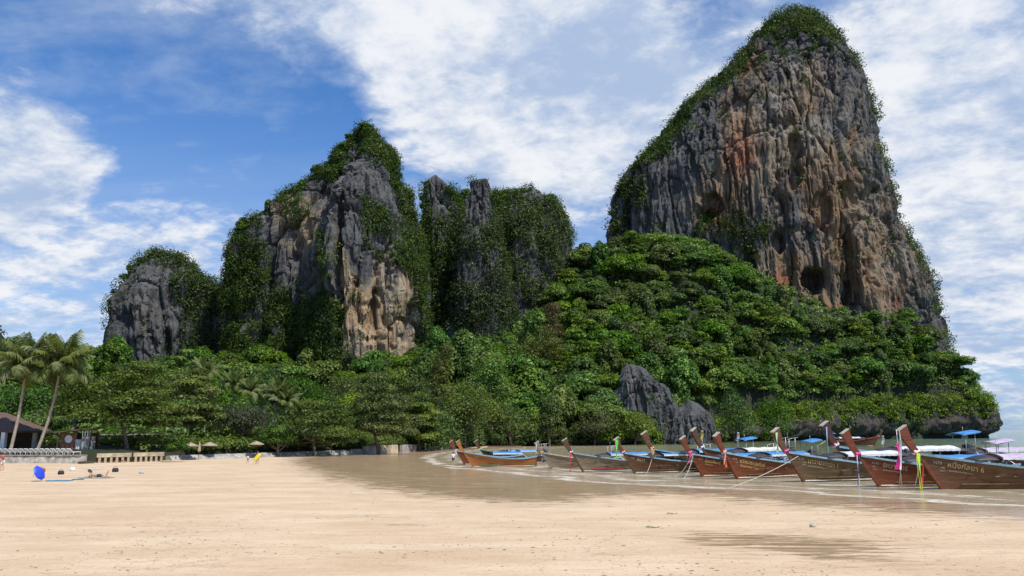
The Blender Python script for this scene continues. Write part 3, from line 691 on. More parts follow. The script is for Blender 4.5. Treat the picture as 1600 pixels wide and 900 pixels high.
# jagged outcrops on the headland slope
OUT = [('jagged_outcrop', 'jagged grey limestone outcrop jutting from the green slope, left and upper one', [(962, 690), (965, 620), (966, 590), (970, 570), (980, 560)], [(1072, 690), (1056, 630), (1046, 606), (1024, 588), (1004, 570), (980, 560)], 252, 61),
       ('jagged_outcrop', 'jagged grey limestone outcrop at the foot of the slope just behind the boats', [(1032, 715), (1044, 670), (1056, 640), (1074, 626)], [(1130, 715), (1120, 678), (1108, 648), (1094, 632), (1074, 626)], 246, 62)]
for nm, lab, Lp, Rp, Yc, sd_ in OUT:
    o, gg, nn = loft_cliff(nm, lab, Lp, Rp, Yc, CSEC, -1, 0.32, R_GREY, dscale=0.7, seed=sd_, amp=0.34, fs=0.36, cat='rock outcrop')
    clothe(o, gg, nn, 0.30, lambda px, py, nr, p: np.maximum(sstep(fbm(p, (5, 5, 5), 3, 12), 0.08, 0.35)*0.6, sstep(py, 640, 690)*(px < 1035)*0.8), L_BRIGHT, (0.4, 1.2), 0.45, 16, sd_)

# sea cliff under the headland: undercut rock wall along the shore
path = np.array([HEAD[2]]+HEAD[3:]+BACK[:3]); sl_ = np.concatenate([[0], np.cumsum(np.hypot(*np.diff(path, axis=0).T))])
ns = int(sl_[-1]/0.8); s = np.linspace(0, sl_[-1], ns); PX = np.interp(s, sl_, path[:, 0]); PY = np.interp(s, sl_, path[:, 1])
for _ in range(12): PX[1:-1] = .25*PX[:-2]+.5*PX[1:-1]+.25*PX[2:]; PY[1:-1] = .25*PY[:-2]+.5*PY[1:-1]+.25*PY[2:]
tx = np.gradient(PX); ty = np.gradient(PY); ln = np.hypot(tx, ty); nx, ny = ty/ln, -tx/ln
prof = np.linspace(0, 1, 30); Hh = np.interp(s/sl_[-1], [0, .2, .35, .6, .75, .8, 1], [3, 8, 15, 17, 17, 16, 14])
out_ = np.interp(prof, [0, 0.10, 0.22, 0.45, 0.75, 1.0], [-5.0, -4.6, 0.6, 2.2, 1.4, -3.0])
Zc = prof[None, :]*Hh[:, None]*1.0-0.6+0*PX[:, None]
XX = PX[:, None]+nx[:, None]*out_[None, :]; YY = PY[:, None]+ny[:, None]*out_[None, :]
p = np.stack([XX, YY, Zc], -1).reshape(-1, 3)
dd = fbm(p, (16, 16, 30), 2, 71)*3.0 - np.abs(fbm(p, (4.0, 4.0, 12), 4, 72))*6.0 + fbm(p, (1.5, 1.5, 3), 2, 73)*0.9 + 0.6
p[:, 0] += np.repeat(nx, 30)*dd; p[:, 1] += np.repeat(ny, 30)*dd; p[:, 2] += fbm(p, (6, 6, 6), 2, 74)*0.8*np.tile(prof, ns)
i = np.arange(ns*30).reshape(ns, 30)
Fq = np.stack([i[:-1, :-1].ravel(), i[1:, :-1].ravel(), i[1:, 1:].ravel(), i[:-1, 1:].ravel()], 1)
tag(link('sea_cliff', npmesh('sea_cliff', p, Fq, R_SEA, False, {'warm': np.full(len(p), .12), 'red': np.zeros(len(p))})),
    'low brown undercut rock wall along the waterline of the headland', 'cliff')
SEA_TOP = (PX, PY, nx, ny, Hh)

# ------------------------------------------------------------------ far hill at the left edge
V, Fq = grid_mesh(np.arange(-900, -300, 10.0), np.arange(640, 1000, 10.0), lambda X, Y: 112*np.exp(-((X+565)/85)**2-((Y-780)/110)**2) + 60*np.exp(-((X+640)/90)**2-((Y-780)/110)**2)+4*fbm(np.stack([X, Y, X*0], 1), (30, 30, 1), 3, 5))
tag(link('far_hill', npmesh('far_hill', V, Fq, bpy.data.materials['forest_floor'], True)), kind='structure')
k = 900; xx = RNG.uniform(-640, -400, k); yy = RNG.uniform(660, 800, k)
zz_ = 112*np.exp(-((xx+565)/85)**2-((yy-780)/110)**2)+60*np.exp(-((xx+640)/90)**2-((yy-780)/110)**2)
Rr = RNG.uniform(3, 6, k)
V, Fq, t = lobes_to_leaves(np.stack([xx, yy, zz_+2], 1), np.stack([Rr, Rr, Rr*.8], 1), np.full(k, 26), 2.4)
tag(link('far_forest', npmesh('far_forest', V, Fq, L_VINE, False, {'tint': t})), 'distant green wood on the hill at the left edge', 'wood', kind='stuff')

# ------------------------------------------------------------------ trees on the slopes
def march(px, py, lift=5.0, y0=100, y1=430):
    d = raydir(px, py); Ys = np.arange(y0, y1, 2.0); t = Ys/d[1]
    X = d[0]*t; Z = CZ+d[2]*t; h = terr(X, Ys, False)
    ok = np.nonzero((h > 0) & (Z < h+lift))[0]
    if not len(ok): return None
    return X[ok[0]], Ys[ok[0]], h[ok[0]]
protos = []
for i, (kd, R, H, nl, per, ls) in enumerate([('dome', 5.2, 8.5, 22, 150, .72), ('dome', 4.6, 7.0, 18, 140, .66), ('vine', 3.8, 11.0, 26, 110, .64), ('layer', 5.6, 7.0, 34, 90, .66), ('dome', 6.0, 9.0, 26, 160, .78), ('vine', 4.6, 9.0, 24, 120, .66)]):
    cm, cen = crown_mesh('crown', kd, R, H, nl, per, ls, L_JUNGLE, 100+i)
    protos.append((cm, trunk_mesh('trunk', cen, -4.5, 0.22, BARK), kd))
AUTO = []
ORD = 'leftmost second third fourth fifth sixth seventh eighth ninth tenth eleventh twelfth thirteenth fourteenth fifteenth sixteenth seventeenth eighteenth nineteenth twentieth'.split()
def put_tree(name, pr, loc, s, rz, label, group, cat='tree', sz=1.0):
    o = empty(name, loc, rz); o.scale = (s, s, s*sz); tag(o, label, cat, group); AUTO.append(o)
    link('crown', pr[0], o); link('trunk', pr[1], o)
    return o
rr = random.Random(5); placed = []
def mask_forest(px, py):
    if px > 1480: top = np.interp(px, [1480, 1530, 1568], [505, 560, 640])
    elif px > 950: top = np.interp(px, [950, 1000, 1100, 1160, 1230, 1300, 1400, 1480], [372, 366, 384, 420, 478, 496, 490, 478])
    elif px > 890: top = 395
    elif px > 690: top = np.interp(px, [690, 720, 760, 830, 890], [560, 545, 560, 500, 420])
    else: top = np.interp(px, [-40, 100, 150, 300, 350, 560, 690], [545, 535, 555, 560, 560, 575, 560])
    return top
count = {}
py = 372.0
while py < 676:
    px = -30.0+rr.random()*20
    while px < 1570:
        x = px+rr.uniform(-9, 9); y = py+rr.uniform(-7, 7); px += 24
        if y < mask_forest(x, y)+4: continue
        if x < 690 and y > 600: continue
        if 690 <= x < 900 and y > 655: continue
        if 962 < x < 1055 and 585 < y < 650: continue
        if 1020 < x < 1125 and 640 < y < 690: continue
        if x > 1125 and y > 660: continue
        h = march(x, y)
        if h is None: continue
        X, Y, z = h
        if x > 1500 and Y > 400: continue
        if any((X-a)**2+(Y-b)**2 < c for a, b, c in placed): continue
        placed.append((X, Y, 25 if x > 690 else 38))
        pr = protos[rr.choice([0, 0, 1, 1, 2, 3, 4, 5])]; s = rr.uniform(0.85, 1.6)
        if x < 690: s *= 1.05
        what = {'dome': 'round-crowned', 'vine': 'creeper-draped', 'layer': 'flat-topped'}[pr[2]]
        if x > 1480: where = 'at the right end of the headland'; 
        elif x > 1230: where = 'under the right half of the tower' if y < 570 else 'above the sea cliff on the right'
        elif x > 1060: where = 'under the middle of the tower' if y < 540 else 'right of the jagged outcrop'
        elif x > 930: where = 'below the left foot of the tower' if y < 480 else ('on the slope above the jagged outcrop' if y < 570 else 'beside the jagged outcrop')
        elif x > 800: where = 'in the saddle left of the tower' if y < 480 else ('below the green limestone dome' if y < 590 else 'on the low slope behind the weathered boats')
        elif x > 690: where = 'below the rock pinnacles' if y < 600 else 'on the low slope behind the leftmost boats'
        elif x > 350: where = 'at the foot of the pointed cliff'
        elif x > 140: where = 'in front of the small left cliff'
        else: where = 'behind the coconut palms at the left'
        size = 'small ' if s < 1.0 else ('large ' if s > 1.22 else '')
        lab = f'{size}{what} jungle tree {where}'
        put_tree('jungle_tree', pr, (X, Y, z-0.5+0.6*rr.random()), s, rr.uniform(0, 6.28), lab, 'jungle trees '+where, sz=rr.uniform(0.85, 1.15))
        count[where] = count.get(where, 0)+1
    py += 15.5
# skyline trees
for (x, y, Y, s, pi) in [(895, 405, 405, .8, 0), (908, 392, 400, .9, 3), (925, 388, 400, .85, 1), (940, 384, 395, .8, 0), (330, 452, 360, .9, 0), (318, 448, 362, .8, 1), (340, 446, 358, .9, 4), (120, 530, 300, 1.2, 4), (95, 535, 310, 1.1, 0), (140, 540, 305, 1.1, 1), (60, 545, 300, 1.0, 0), (20, 550, 300, 1.0, 4)]:
    p = P(x, y, Y); H = [8.5, 7, 11, 7, 9, 9][pi]*s
    wh = 'on the saddle skyline beside the tower' if 800 < x < 1000 else ('on the skyline between the two left cliffs' if 200 < x < 400 else ('on the skyline behind the coconut palms' if x < 200 else 'on the right skyline of the headland'))
    put_tree('skyline_tree', protos[pi], (p[0], p[1], p[2]-H), s, x*1.3, f'{["round-crowned", "small rounded", "tall", "flat-topped", "broad-crowned", "tall"][pi]} tree {wh}', 'trees '+wh)
# small trees that break the skylines of the rocks
for (lab, line, Y, n_, y0, y1) in [('summit of the tower', TL+TR[::-1], 410, 26, 25, 290), ('skyline of the pointed cliff', ML+MR[::-1], 330, 20, 195, 420), ('skyline of the small cliff', LL+LR[::-1], 350, 14, 391, 500), ('top of the broad massif', [(655, 330), (668, 300), (690, 296), (720, 300), (790, 304), (830, 294), (870, 310), (890, 360)], 372, 16, 290, 380)]:
    pts_ = [q for q in line if y0-2 <= q[1] <= y1]; d_ = np.concatenate([[0], np.cumsum(np.hypot(*np.diff(np.array(pts_, float), axis=0).T))])
    for j in range(n_):
        t_ = (j+rr.random())/n_*d_[-1]; x = np.interp(t_, d_, [q[0] for q in pts_]); y = np.interp(t_, d_, [q[1] for q in pts_]); cx_ = 1240 if 'tower' in lab else (566 if 'pointed' in lab else (246 if 'small' in lab else 780))
        p = P(x+(cx_-x)*.03, y+4, Y-3+6*rr.random()); pi = rr.choice([0, 1, 3, 4, 5]); s = rr.uniform(.28, .62)
        wd_ = {'dome': 'rounded', 'vine': 'shaggy', 'layer': 'flat-topped'}[protos[pi][2]]; side = 'left of peak' if x < cx_-12 else ('right of peak' if x > cx_+12 else 'at the peak')
        put_tree('ridge_tree', protos[pi], (p[0], p[1], p[2]-2.2*s), s, rr.uniform(0, 6), f'small {wd_} tree on the {lab}, {side}', 'trees on the '+lab)
print('TREES', len(placed), count)
by = {}
for o in AUTO: by.setdefault(o['label'], []).append(o)
for lab, lst in by.items():
    if len(lst) > 1:
        lst.sort(key=lambda o: o.location.x/o.location.y)
        for j, o in enumerate(lst): o['label'] = lab+(', leftmost one' if j == 0 else (', rightmost one' if j == len(lst)-1 else f', {ORD[min(j, 19)]} from left'))
# undergrowth: nobody could count it
k = 26000; xx = RNG.uniform(-210, 215, k); yy = RNG.uniform(130, 420, k); tz = terr(xx, yy)
dC = seg_dist(xx, yy, COAST); q = np.stack([xx, yy, tz], 1); ppx, ppy = PROJ(q)
d2 = terr(xx, yy-6.0); 
ok = (tz > 1.2) & (ppx > -60) & (ppx < 1640) & ((tz > 6) | (dC > 25)) & (dC > 2) & (RNG.random(k) < np.where(ppx > 690, 0.75, 0.4)) & ((tz-d2 > -1.0))
xx, yy, tz = xx[ok], yy[ok], tz[ok]; k = len(xx); Rr = RNG.uniform(1.2, 2.9, k)
V, Fq, t = lobes_to_leaves(np.stack([xx, yy, tz+0.9], 1), np.stack([Rr, Rr, Rr*.8], 1), np.full(k, 20), 1.25, low=-0.1)
tag(link('undergrowth', npmesh('undergrowth', V, Fq, L_JUNGLE, False, {'tint': t*0.9})), 'low green undergrowth and creepers covering the slope between the trees', 'undergrowth', kind='stuff')
print('UNDER', k)
# creepers hanging over the edge of the sea cliff
PX, PY, nx, ny, Hh = SEA_TOP; k = 2300; ii = RNG.integers(0, int(len(PX)*0.8), k); zt = Hh[ii]*(0.60+0.6*RNG.random(k)); Rr = RNG.uniform(0.8, 2.4, k)
o_ = RNG.uniform(-1.5, 1.6, k)
cen = np.stack([PX[ii]+nx[ii]*o_, PY[ii]+ny[ii]*o_, zt-0.3], 1)
lowp = fbm(cen, (14, 14, 14), 2, 9); cen[:, 2] -= np.where(lowp > 0.0, 5.0*RNG.random(k), 0)
V, Fq, t = lobes_to_leaves(cen, np.stack([Rr, Rr, Rr*.9], 1), np.full(k, 30), 0.65)
tag(link('hanging_creepers', npmesh('hanging_creepers', V, Fq, L_JUNGLE, False, {'tint': t})), 'green creepers hanging over the edge of the low sea cliff', 'creepers', kind='stuff')

# shrubs on the shoulder just above the sea cliff
k = 1300; ii = RNG.integers(0, int(len(PX)*0.72), k); o_ = -RNG.uniform(1.5, 14, k); xx = PX[ii]+nx[ii]*o_; yy = PY[ii]+ny[ii]*o_; tz = np.maximum(terr(xx, yy), Hh[ii]*.75); Rr = RNG.uniform(0.9, 3.0, k)
V, Fq, t = lobes_to_leaves(np.stack([xx, yy, tz+0.6], 1), np.stack([Rr, Rr, Rr*.85], 1), np.full(k, 46), 0.72)
tag(link('shoulder_shrubs', npmesh('shoulder_shrubs', V, Fq, L_JUNGLE, False, {'tint': t})), 'thick shrubs on the shoulder just above the low sea cliff', 'shrubs', kind='stuff')
# leafy bank right down to the water behind the left boats
hp = np.array([WALL[-2], WALL[-1]]+HEAD[:5]); sh_ = np.concatenate([[0], np.cumsum(np.hypot(*np.diff(hp, axis=0).T))]); k = 1500; u = RNG.random(k)*sh_[-1]
hh_ = RNG.random(k); xx = np.interp(u, sh_, hp[:, 0]); yy = np.interp(u, sh_, hp[:, 1])+1.5+hh_*6; Rr = RNG.uniform(1.0, 2.6, k)
cen = np.stack([xx, yy, 0.8+hh_*7.5+1.5*fbm(np.stack([xx, yy, xx*0], 1), (10, 10, 1), 2, 4)], 1)
V, Fq, t = lobes_to_leaves(cen, np.stack([Rr, Rr, Rr*.9], 1), np.full(k, 36), 0.62)
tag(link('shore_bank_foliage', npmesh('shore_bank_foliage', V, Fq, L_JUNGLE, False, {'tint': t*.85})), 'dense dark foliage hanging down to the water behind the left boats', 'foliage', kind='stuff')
# ------------------------------------------------------------------ shore trees, palms
def gz(X, Y):
    t = float(terr([X], [Y])[0]); return max(t, float(sand_z(np.array([X]), np.array([Y]))[0]))
def shore_tree(name, cx, top, wpx, base, Y, kind, mat, label, group, nl, per, ls, seed, rtr=0.28, clear=0.22):
    b = P(cx, base, Y); t = P(cx, top, Y); z0 = gz(b[0], Y); H = t[2]-z0; R = 0.5*wpx*Y/F
    cm, cen = crown_mesh('crown', kind, R, H*(1-clear), nl, per, ls, mat, seed)
    o = empty(name, (b[0], Y, z0)); tag(o, label, 'tree', group)
    link('crown', cm, o, (0, 0, H*clear)); c2 = cen.copy(); c2[:, 2] += H*clear
    link('trunk', trunk_mesh('trunk', c2, -0.3, rtr, BARK, 8, lean=(0.25*R*math.sin(seed), 0)), o)
    return o
ST = 'beach trees behind the sea wall'
FT = [('sea_almond_tree', 197, 572, 150, 705, 102, 'layer', L_BEACH, 'large bright green layered tree right of the wooden hut', 46, 210, .34),
 ('beach_tree', 118, 566, 110, 705, 112, 'dome', L_JUNGLE, 'dark green tree rising behind the wooden hut', 36, 170, .36),
 ('sea_almond_tree', 296, 578, 110, 702, 116, 'layer', L_BEACH, 'pale green layered tree above the beige parasols', 44, 190, .36),
 ('grey_tree', 383, 632, 112, 702, 121, 'dome', L_GREY, 'grey-green rounded tree behind the person with the yellow float', 40, 170, .30),
 ('beach_tree', 434, 655, 62, 703, 120, 'dome', L_BRIGHT, 'small bright green tree touching the grey-green tree', 22, 150, .30),
 ('umbrella_tree', 492, 628, 135, 704, 132, 'layer', L_BEACH, 'wide flat-topped tree at the middle of the long sloping sea wall', 46, 180, .36),
 ('umbrella_tree', 592, 598, 130, 702, 142, 'layer', L_BEACH, 'wide layered tree at the right end of the sloping sea wall', 46, 180, .38),
 ('beach_tree', 545, 610, 80, 702, 150, 'dome', L_JUNGLE, 'dark round tree between the two wide flat-topped trees', 30, 140, .42),
 ('beach_tree', 655, 618, 80, 700, 165, 'layer', L_BEACH, 'layered tree behind the broken beach walls', 34, 150, .42),
 ('beach_tree', 726, 588, 112, 697, 196, 'dome', L_BEACH, 'big light green tree standing left of the leftmost boat prows', 48, 170, .48),
 ('beach_tree', 460, 585, 110, 690, 165, 'dome', L_BRIGHT, 'fresh green creeper-covered tree below the ivy wall of the pointed cliff', 38, 150, .45),
 ('beach_tree', 590, 553, 66, 680, 205, 'vine', L_BRIGHT, 'bushy light tree against the golden buttress', 30, 120, .5),
 ('tall_tree', 688, 530, 62, 690, 215, 'vine', L_YELLOW, 'tall yellowish-green tree at the right foot of the pointed cliff', 34, 150, .5),
 ('crooked_tree', 432, 541, 22, 590, 255, 'dome', L_GREY, 'small bare-stemmed tree leaning in front of the dark ivy', 10, 60, .5),
 ('yellow_tree', 843, 505, 84, 600, 268, 'dome', L_YELLOW, 'large yellow-green tree below the limestone dome', 40, 120, .62),
 ('rust_tree', 862, 466, 46, 520, 300, 'dome', L_RUST, 'round brownish-olive tree at the foot of the limestone dome', 24, 110, .6),
 ('beach_tree', 350, 575, 90, 690, 175, 'dome', L_JUNGLE, 'dark tree between the palm groups', 30, 120, .5),
 ('beach_tree', 240, 560, 90, 690, 185, 'dome', L_JUNGLE, 'green tree below the small left cliff', 32, 120, .5),
 ('beach_tree', 160, 568, 90, 690, 170, 'dome', L_JUNGLE, 'tall dark tree behind the large layered tree', 30, 120, .5),
 ('beach_tree', 20, 590, 120, 700, 135, 'dome', L_JUNGLE, 'dark leafy tree behind the pavilion roof', 36, 140, .45),
 ('beach_tree', 70, 640, 70, 704, 118, 'dome', L_JUNGLE, 'low dark tree between the pavilion and the hut', 24, 140, .4),
 ('beach_tree', 535, 575, 90, 680, 200, 'dome', L_JUNGLE, 'round green tree below the golden buttress', 32, 120, .5),
 ('beach_tree', 640, 570, 80, 680, 205, 'dome', L_JUNGLE, 'green tree at the right base of the golden buttress', 32, 120, .5),
 ('beach_tree', 400, 565, 90, 680, 210, 'dome', L_BRIGHT, 'light green tree below the dark ivy, left one', 32, 120, .5),
 ('beach_tree', 770, 560, 90, 670, 235, 'vine', L_JUNGLE, 'creeper-hung tree behind the big light green tree', 34, 120, .55),
 ('beach_tree', 800, 625, 80, 697, 222, 'dome', L_JUNGLE, 'dark tree at the water behind the orange wooden boat', 32, 130, .5),
 ('beach_tree', 860, 628, 70, 697, 226, 'vine', L_JUNGLE, 'dark creeper-hung tree at the water behind the weathered boats', 32, 130, .5),
 ('beach_tree', 930, 640, 80, 697, 230, 'dome', L_BEACH, 'light green tree at the water left of the jagged outcrop', 34, 130, .5),
 ('beach_tree', 992, 634, 66, 697, 236, 'dome', L_BEACH, 'leafy tree in front of the upper jagged outcrop', 30, 130, .5),
 ('beach_tree', 1150, 618, 80, 690, 262, 'vine', L_BRIGHT, 'creeper-draped tree just right of the lower jagged outcrop', 34, 130, .55),
 ('beach_tree', 1215, 630, 80, 690, 275, 'vine', L_BRIGHT, 'bright creeper-draped tree hanging over the sea cliff', 34, 130, .55)]
for i, (nm, cx, top, w, base, Y, kd, mt, lab, nl, per, ls) in enumerate(FT):
    if Y < 125: Y += 7
    if kd == 'layer': per = int(per*1.5); ls *= 1.15
    shore_tree(nm, cx, top, w, base, Y, kd, mt, lab, ST if Y < 230 else None, nl, per, ls, 300+i, 0.18+0.0011*Y, 0.16 if kd != 'layer' else 0.24)
# hedge-like mass of shrubs under the trees
k = 2600; u = RNG.random(k); wl = np.array(WALL); sw = np.concatenate([[0], np.cumsum(np.hypot(*np.diff(wl, axis=0).T))])
xx = np.interp(u*sw[-1], sw, wl[:, 0]); yy = np.interp(u*sw[-1], sw, wl[:, 1])+9+30*RNG.random(k)**1.2
ppx, _ = PROJ(np.stack([xx, yy, yy*0+2], 1)); gap = np.where(ppx < 260, yy > np.interp(xx, wl[:, 0], wl[:, 1])+16, True)
xx, yy = xx[gap], yy[gap]; k = len(xx); tz = terr(xx, yy); Rr = RNG.uniform(0.7, 1.7, k)
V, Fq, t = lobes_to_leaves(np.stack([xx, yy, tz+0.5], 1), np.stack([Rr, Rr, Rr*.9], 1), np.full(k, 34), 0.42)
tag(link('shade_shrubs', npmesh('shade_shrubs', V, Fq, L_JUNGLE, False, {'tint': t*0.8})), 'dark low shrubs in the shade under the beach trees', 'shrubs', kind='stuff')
# bright bush at the head of the sloping wall
p = P(275, 708, 104); o = empty('bright_bush', (p[0], p[1], 0.9)); tag(o, 'bright green bush at the left end of the long sloping sea wall', 'bush')
cm, cen = crown_mesh('foliage', 'dome', 1.5, 2.9, 22, 120, .26, L_BRIGHT, 401); link('foliage', cm, o); link('stems', trunk_mesh('stems', cen, -0.3, 0.06, BARK), o)

# palms
def frond_mesh(L, droop, seed, mat):
    r = random.Random(seed); n = 26; V = []; Fs = []; T = []
    pts = []; a = 1.0; x = z = 0.0
    for i in range(n+1):
        f = i/n; pts.append((x, z)); ang = 0.95-droop*(f**1.3)*2.1; x += math.cos(ang)*L/n; z += math.sin(ang)*L/n
    def quad(a_, b_, c_, d_, t):
        k = len(V); V.extend([a_, b_, c_, d_]); Fs.append((k, k+1, k+2, k+3)); T.extend([t]*4)
    for i in range(n):
        w = 0.045*(1-i/n)+0.008; (x0, z0), (x1, z1) = pts[i], pts[i+1]
        quad((x0, -w, z0), (x1, -w, z1), (x1, 0, z1+w), (x0, 0, z0+w), .8); quad((x0, 0, z0+w), (x1, 0, z1+w), (x1, w, z1), (x0, w, z0), .8)
    for i in range(3, n):
        for h in (0, .5):
            f = (i+h)/n; ll = L*0.27*math.sin(math.pi*min(1, 0.18+0.86*f))**0.7*(1 if f < .9 else .6); x0 = pts[i][0]*(1-h)+pts[i+1][0]*h; z0 = pts[i][1]*(1-h)+pts[i+1][1]*h
            for sgn in (-1, 1):
                fwd = 0.55+0.25*r.random(); dn = 0.55+0.5*r.random(); wd = 0.050*L/4
                e = (x0+ll*fwd, sgn*ll*0.80, z0-ll*dn*0.75); m_ = (x0+ll*fwd*0.5, sgn*ll*0.48, z0+ll*0.02-ll*dn*0.18)
                t = 0.35+0.5*r.random()
                quad((x0-wd, 0, z0), (m_[0]-wd, m_[1], m_[2]), (m_[0]+wd, m_[1], m_[2]), (x0+wd, 0, z0), t)
                quad((m_[0]-wd, m_[1], m_[2]), (e[0]-wd*.2, e[1], e[2]), (e[0]+wd*.2, e[1], e[2]), (m_[0]+wd, m_[1], m_[2]), t)
    return npmesh('frond', np.array(V), np.array(Fs), mat, False, {'tint': np.array(T)})
FRONDS = [frond_mesh(4.6, d, i, L_PALM) for i, d in enumerate((0.30, 0.5, 0.7, 0.9, 1.05))]
def palm(bx, by, tx_, ty_, Y, label, group, s=1.0, nf=26, seed=1):
    r = random.Random(seed); b = P(bx, by, Y); t = P(tx_, ty_, Y); z0 = gz(b[0], Y)-0.3
    o = empty('coconut_palm', (b[0], Y, z0)); tag(o, label, 'palm', group)
    dx, dz = t[0]-b[0], t[2]-z0; mb = MB(); n = 14
    pts = [(dx*(f+0.18*math.sin(math.pi*f)*(1 if dx > 0 else 0.6)), 0.4*math.sin(2*f), dz*f) for f in [i/n for i in range(n+1)]]
    mb.tube(pts, [s*(0.26 if i == 0 else 0.17-0.05*i/n)*(1.0+0.06*(i % 2)) for i in range(n+1)], 8)
    mb.build('trunk', PALMBARK, o, sm=True)
    c = pts[-1]
    for j in range(nf):
        k = min(4, int(5*j/nf)); f = link('frond', FRONDS[k], o, c)
        f.rotation_euler = (r.uniform(-.2, .2), -0.50+1.35*(j/nf)**1.3+r.uniform(-.1, .1), j*2.399+r.uniform(-.2, .2)); q = s*r.uniform(0.85, 1.1); f.scale = (q, q, q)
    nuts = MB()
    for j in range(6):
        a = j*1.05; nuts.ellip((c[0]+.28*s*math.cos(a), c[1]+.28*s*math.sin(a), c[2]-.25*s), (.13*s, .13*s, .16*s), 7, 5)
    nuts.build('coconut_cluster', plain('coconut', (0.20, 0.19, 0.06), .5) if 'coconut' not in bpy.data.materials else bpy.data.materials['coconut'], o, sm=True)
palm(15, 704, 38, 576, 104, 'tall coconut palm with upright trunk in front of the pavilion', 'front coconut palms', 1.25, 30, 1)
palm(57, 704, 92, 572, 105, 'tall coconut palm leaning right beside the wooden hut', 'front coconut palms', 1.25, 30, 2)
for i, (bx, tx_, ty_, Y, s, lab) in enumerate([(296, 300, 600, 150, .85, 'coconut palm in the left grove, left and lower of the pair'), (319, 320, 583, 150, .9, 'coconut palm in the left grove with a thin straight trunk, taller one'),
    (364, 364, 602, 160, .85, 'slim coconut palm between two groves above the grey-green tree'), (392, 390, 612, 160, .9, 'coconut palm with greyish fronds right of the slim palm'),
    (425, 432, 620, 158, .95, 'coconut palm with wide fronds, left one of the right pair'), (445, 446, 628, 156, .85, 'coconut palm with wide fronds, right one of the right pair'), (345, 312, 562+50, 152, .8, 'small coconut palm crown low in the left grove')]):
    palm(bx, 690, tx_, ty_, Y, lab, 'grove palms', s, 20, 20+i)

# ------------------------------------------------------------------ walls and buildings at the back of the beach
CONC = plain('old_concrete', (0.32, 0.30, 0.265), .9, .45, 1.0, .6); STONE = plain('weathered_stone', (0.40, 0.37, 0.31), .95, .5, 1.2, .8)
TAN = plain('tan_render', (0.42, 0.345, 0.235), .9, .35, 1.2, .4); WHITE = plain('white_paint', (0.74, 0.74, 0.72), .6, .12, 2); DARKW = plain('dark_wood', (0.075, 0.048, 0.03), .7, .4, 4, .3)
REDW = plain('red_brown_wood', (0.20, 0.075, 0.035), .6, .35, 3, .3); THATCH = plain('brown_roof', (0.12, 0.075, 0.055), .9, .35, 3, .7); CLOTHW = plain('white_cloth', (0.62, 0.62, 0.60), .8, .15, 3)
BLUECLOTH = plain('blue_cloth', (0.02, 0.06, 0.55), .55, .15, 3); TEAL = plain('teal_cloth', (0.03, 0.22, 0.38), .8, .25, 5); BEIGE = plain('beige_cloth', (0.32, 0.26, 0.18), .8, .2, 3)
def wallseg(name, a, b, h, th, mat, label, slope=0.0, group=None, cat='wall', base=0.0, top=None, ntex=1.0):
    """lengths of wall as a lofted strip with uneven top"""
    A = Vector((*a, 0)); B = Vector((*b, 0)); n = max(3, int((B-A).length/0.7)); d = (B-A).normalized(); nrm = Vector((d.y, -d.x, 0))
    o = empty(name, tuple((A+B)/2)); tag(o, label, cat, group); off = (A+B)/2
    r = random.Random(int(abs(a[0]*7))); rings = []
    for i in range(n+1):
        q = A.lerp(B, i/n)-off; hh = h+r.uniform(-.04, .04); j = r.uniform(-.05, .05)
        rings.append([q+nrm*(slope+j)+Vector((0, 0, base-.5)), q+nrm*(slope*.5+j)+Vector((0, 0, base+hh*.5)), q+nrm*j+Vector((0, 0, base+hh)), q-nrm*th+Vector((0, 0, base+hh)), q-nrm*th+Vector((0, 0, base-.5))])
    MB().loft(rings).build('wall_body', mat, o)
    if top:
        rg = []
        for i in range(n+1):
            q = A.lerp(B, i/n)-off; z = base+h+.03
            rg.append([q+nrm*.10+Vector((0, 0, z)), q+nrm*.10+Vector((0, 0, z+.14)), q-nrm*(th+.05)+Vector((0, 0, z+.14)), q-nrm*(th+.05)+Vector((0, 0, z))])
        MB().loft(rg).build('coping', top, o)
    return o
def wp(px, py, z=0.2): return tuple(G(px, py, z)[:2])
wallseg('stone_sea_wall', wp(-70, 724.5), wp(126, 725), 1.15, .9, STONE, 'old grey stone sea wall under the row of white loungers', .25, top=CONC)
wallseg('sloping_sea_wall', wp(264, 719.5), wp(545, 709), 0.85, .8, CONC, 'long pale sloping concrete sea wall behind the walkers', 1.0)
for (a, b, h, lab) in [((548, 709), (567, 708.5), 1.0, 'short grey concrete block at the end of the sloping sea wall'), ((570, 708.5), (592, 707.5), 1.5, 'pale square beach wall panel right of the concrete block'),
    ((594, 707.3), (622, 706), 1.55, 'stained tan beach wall panel right of the pale square one'), ((628, 705.5), (664, 703.5), 1.5, 'long low grey beach wall under the layered tree'), ((668, 703), (708, 700.5), 1.5, 'farthest low beach wall beside the leftmost boat prows')]:
    wallseg('beach_wall', wp(*a), wp(*b), h, .5, TAN if 'tan' in lab else CONC, lab, .08, 'broken beach walls')
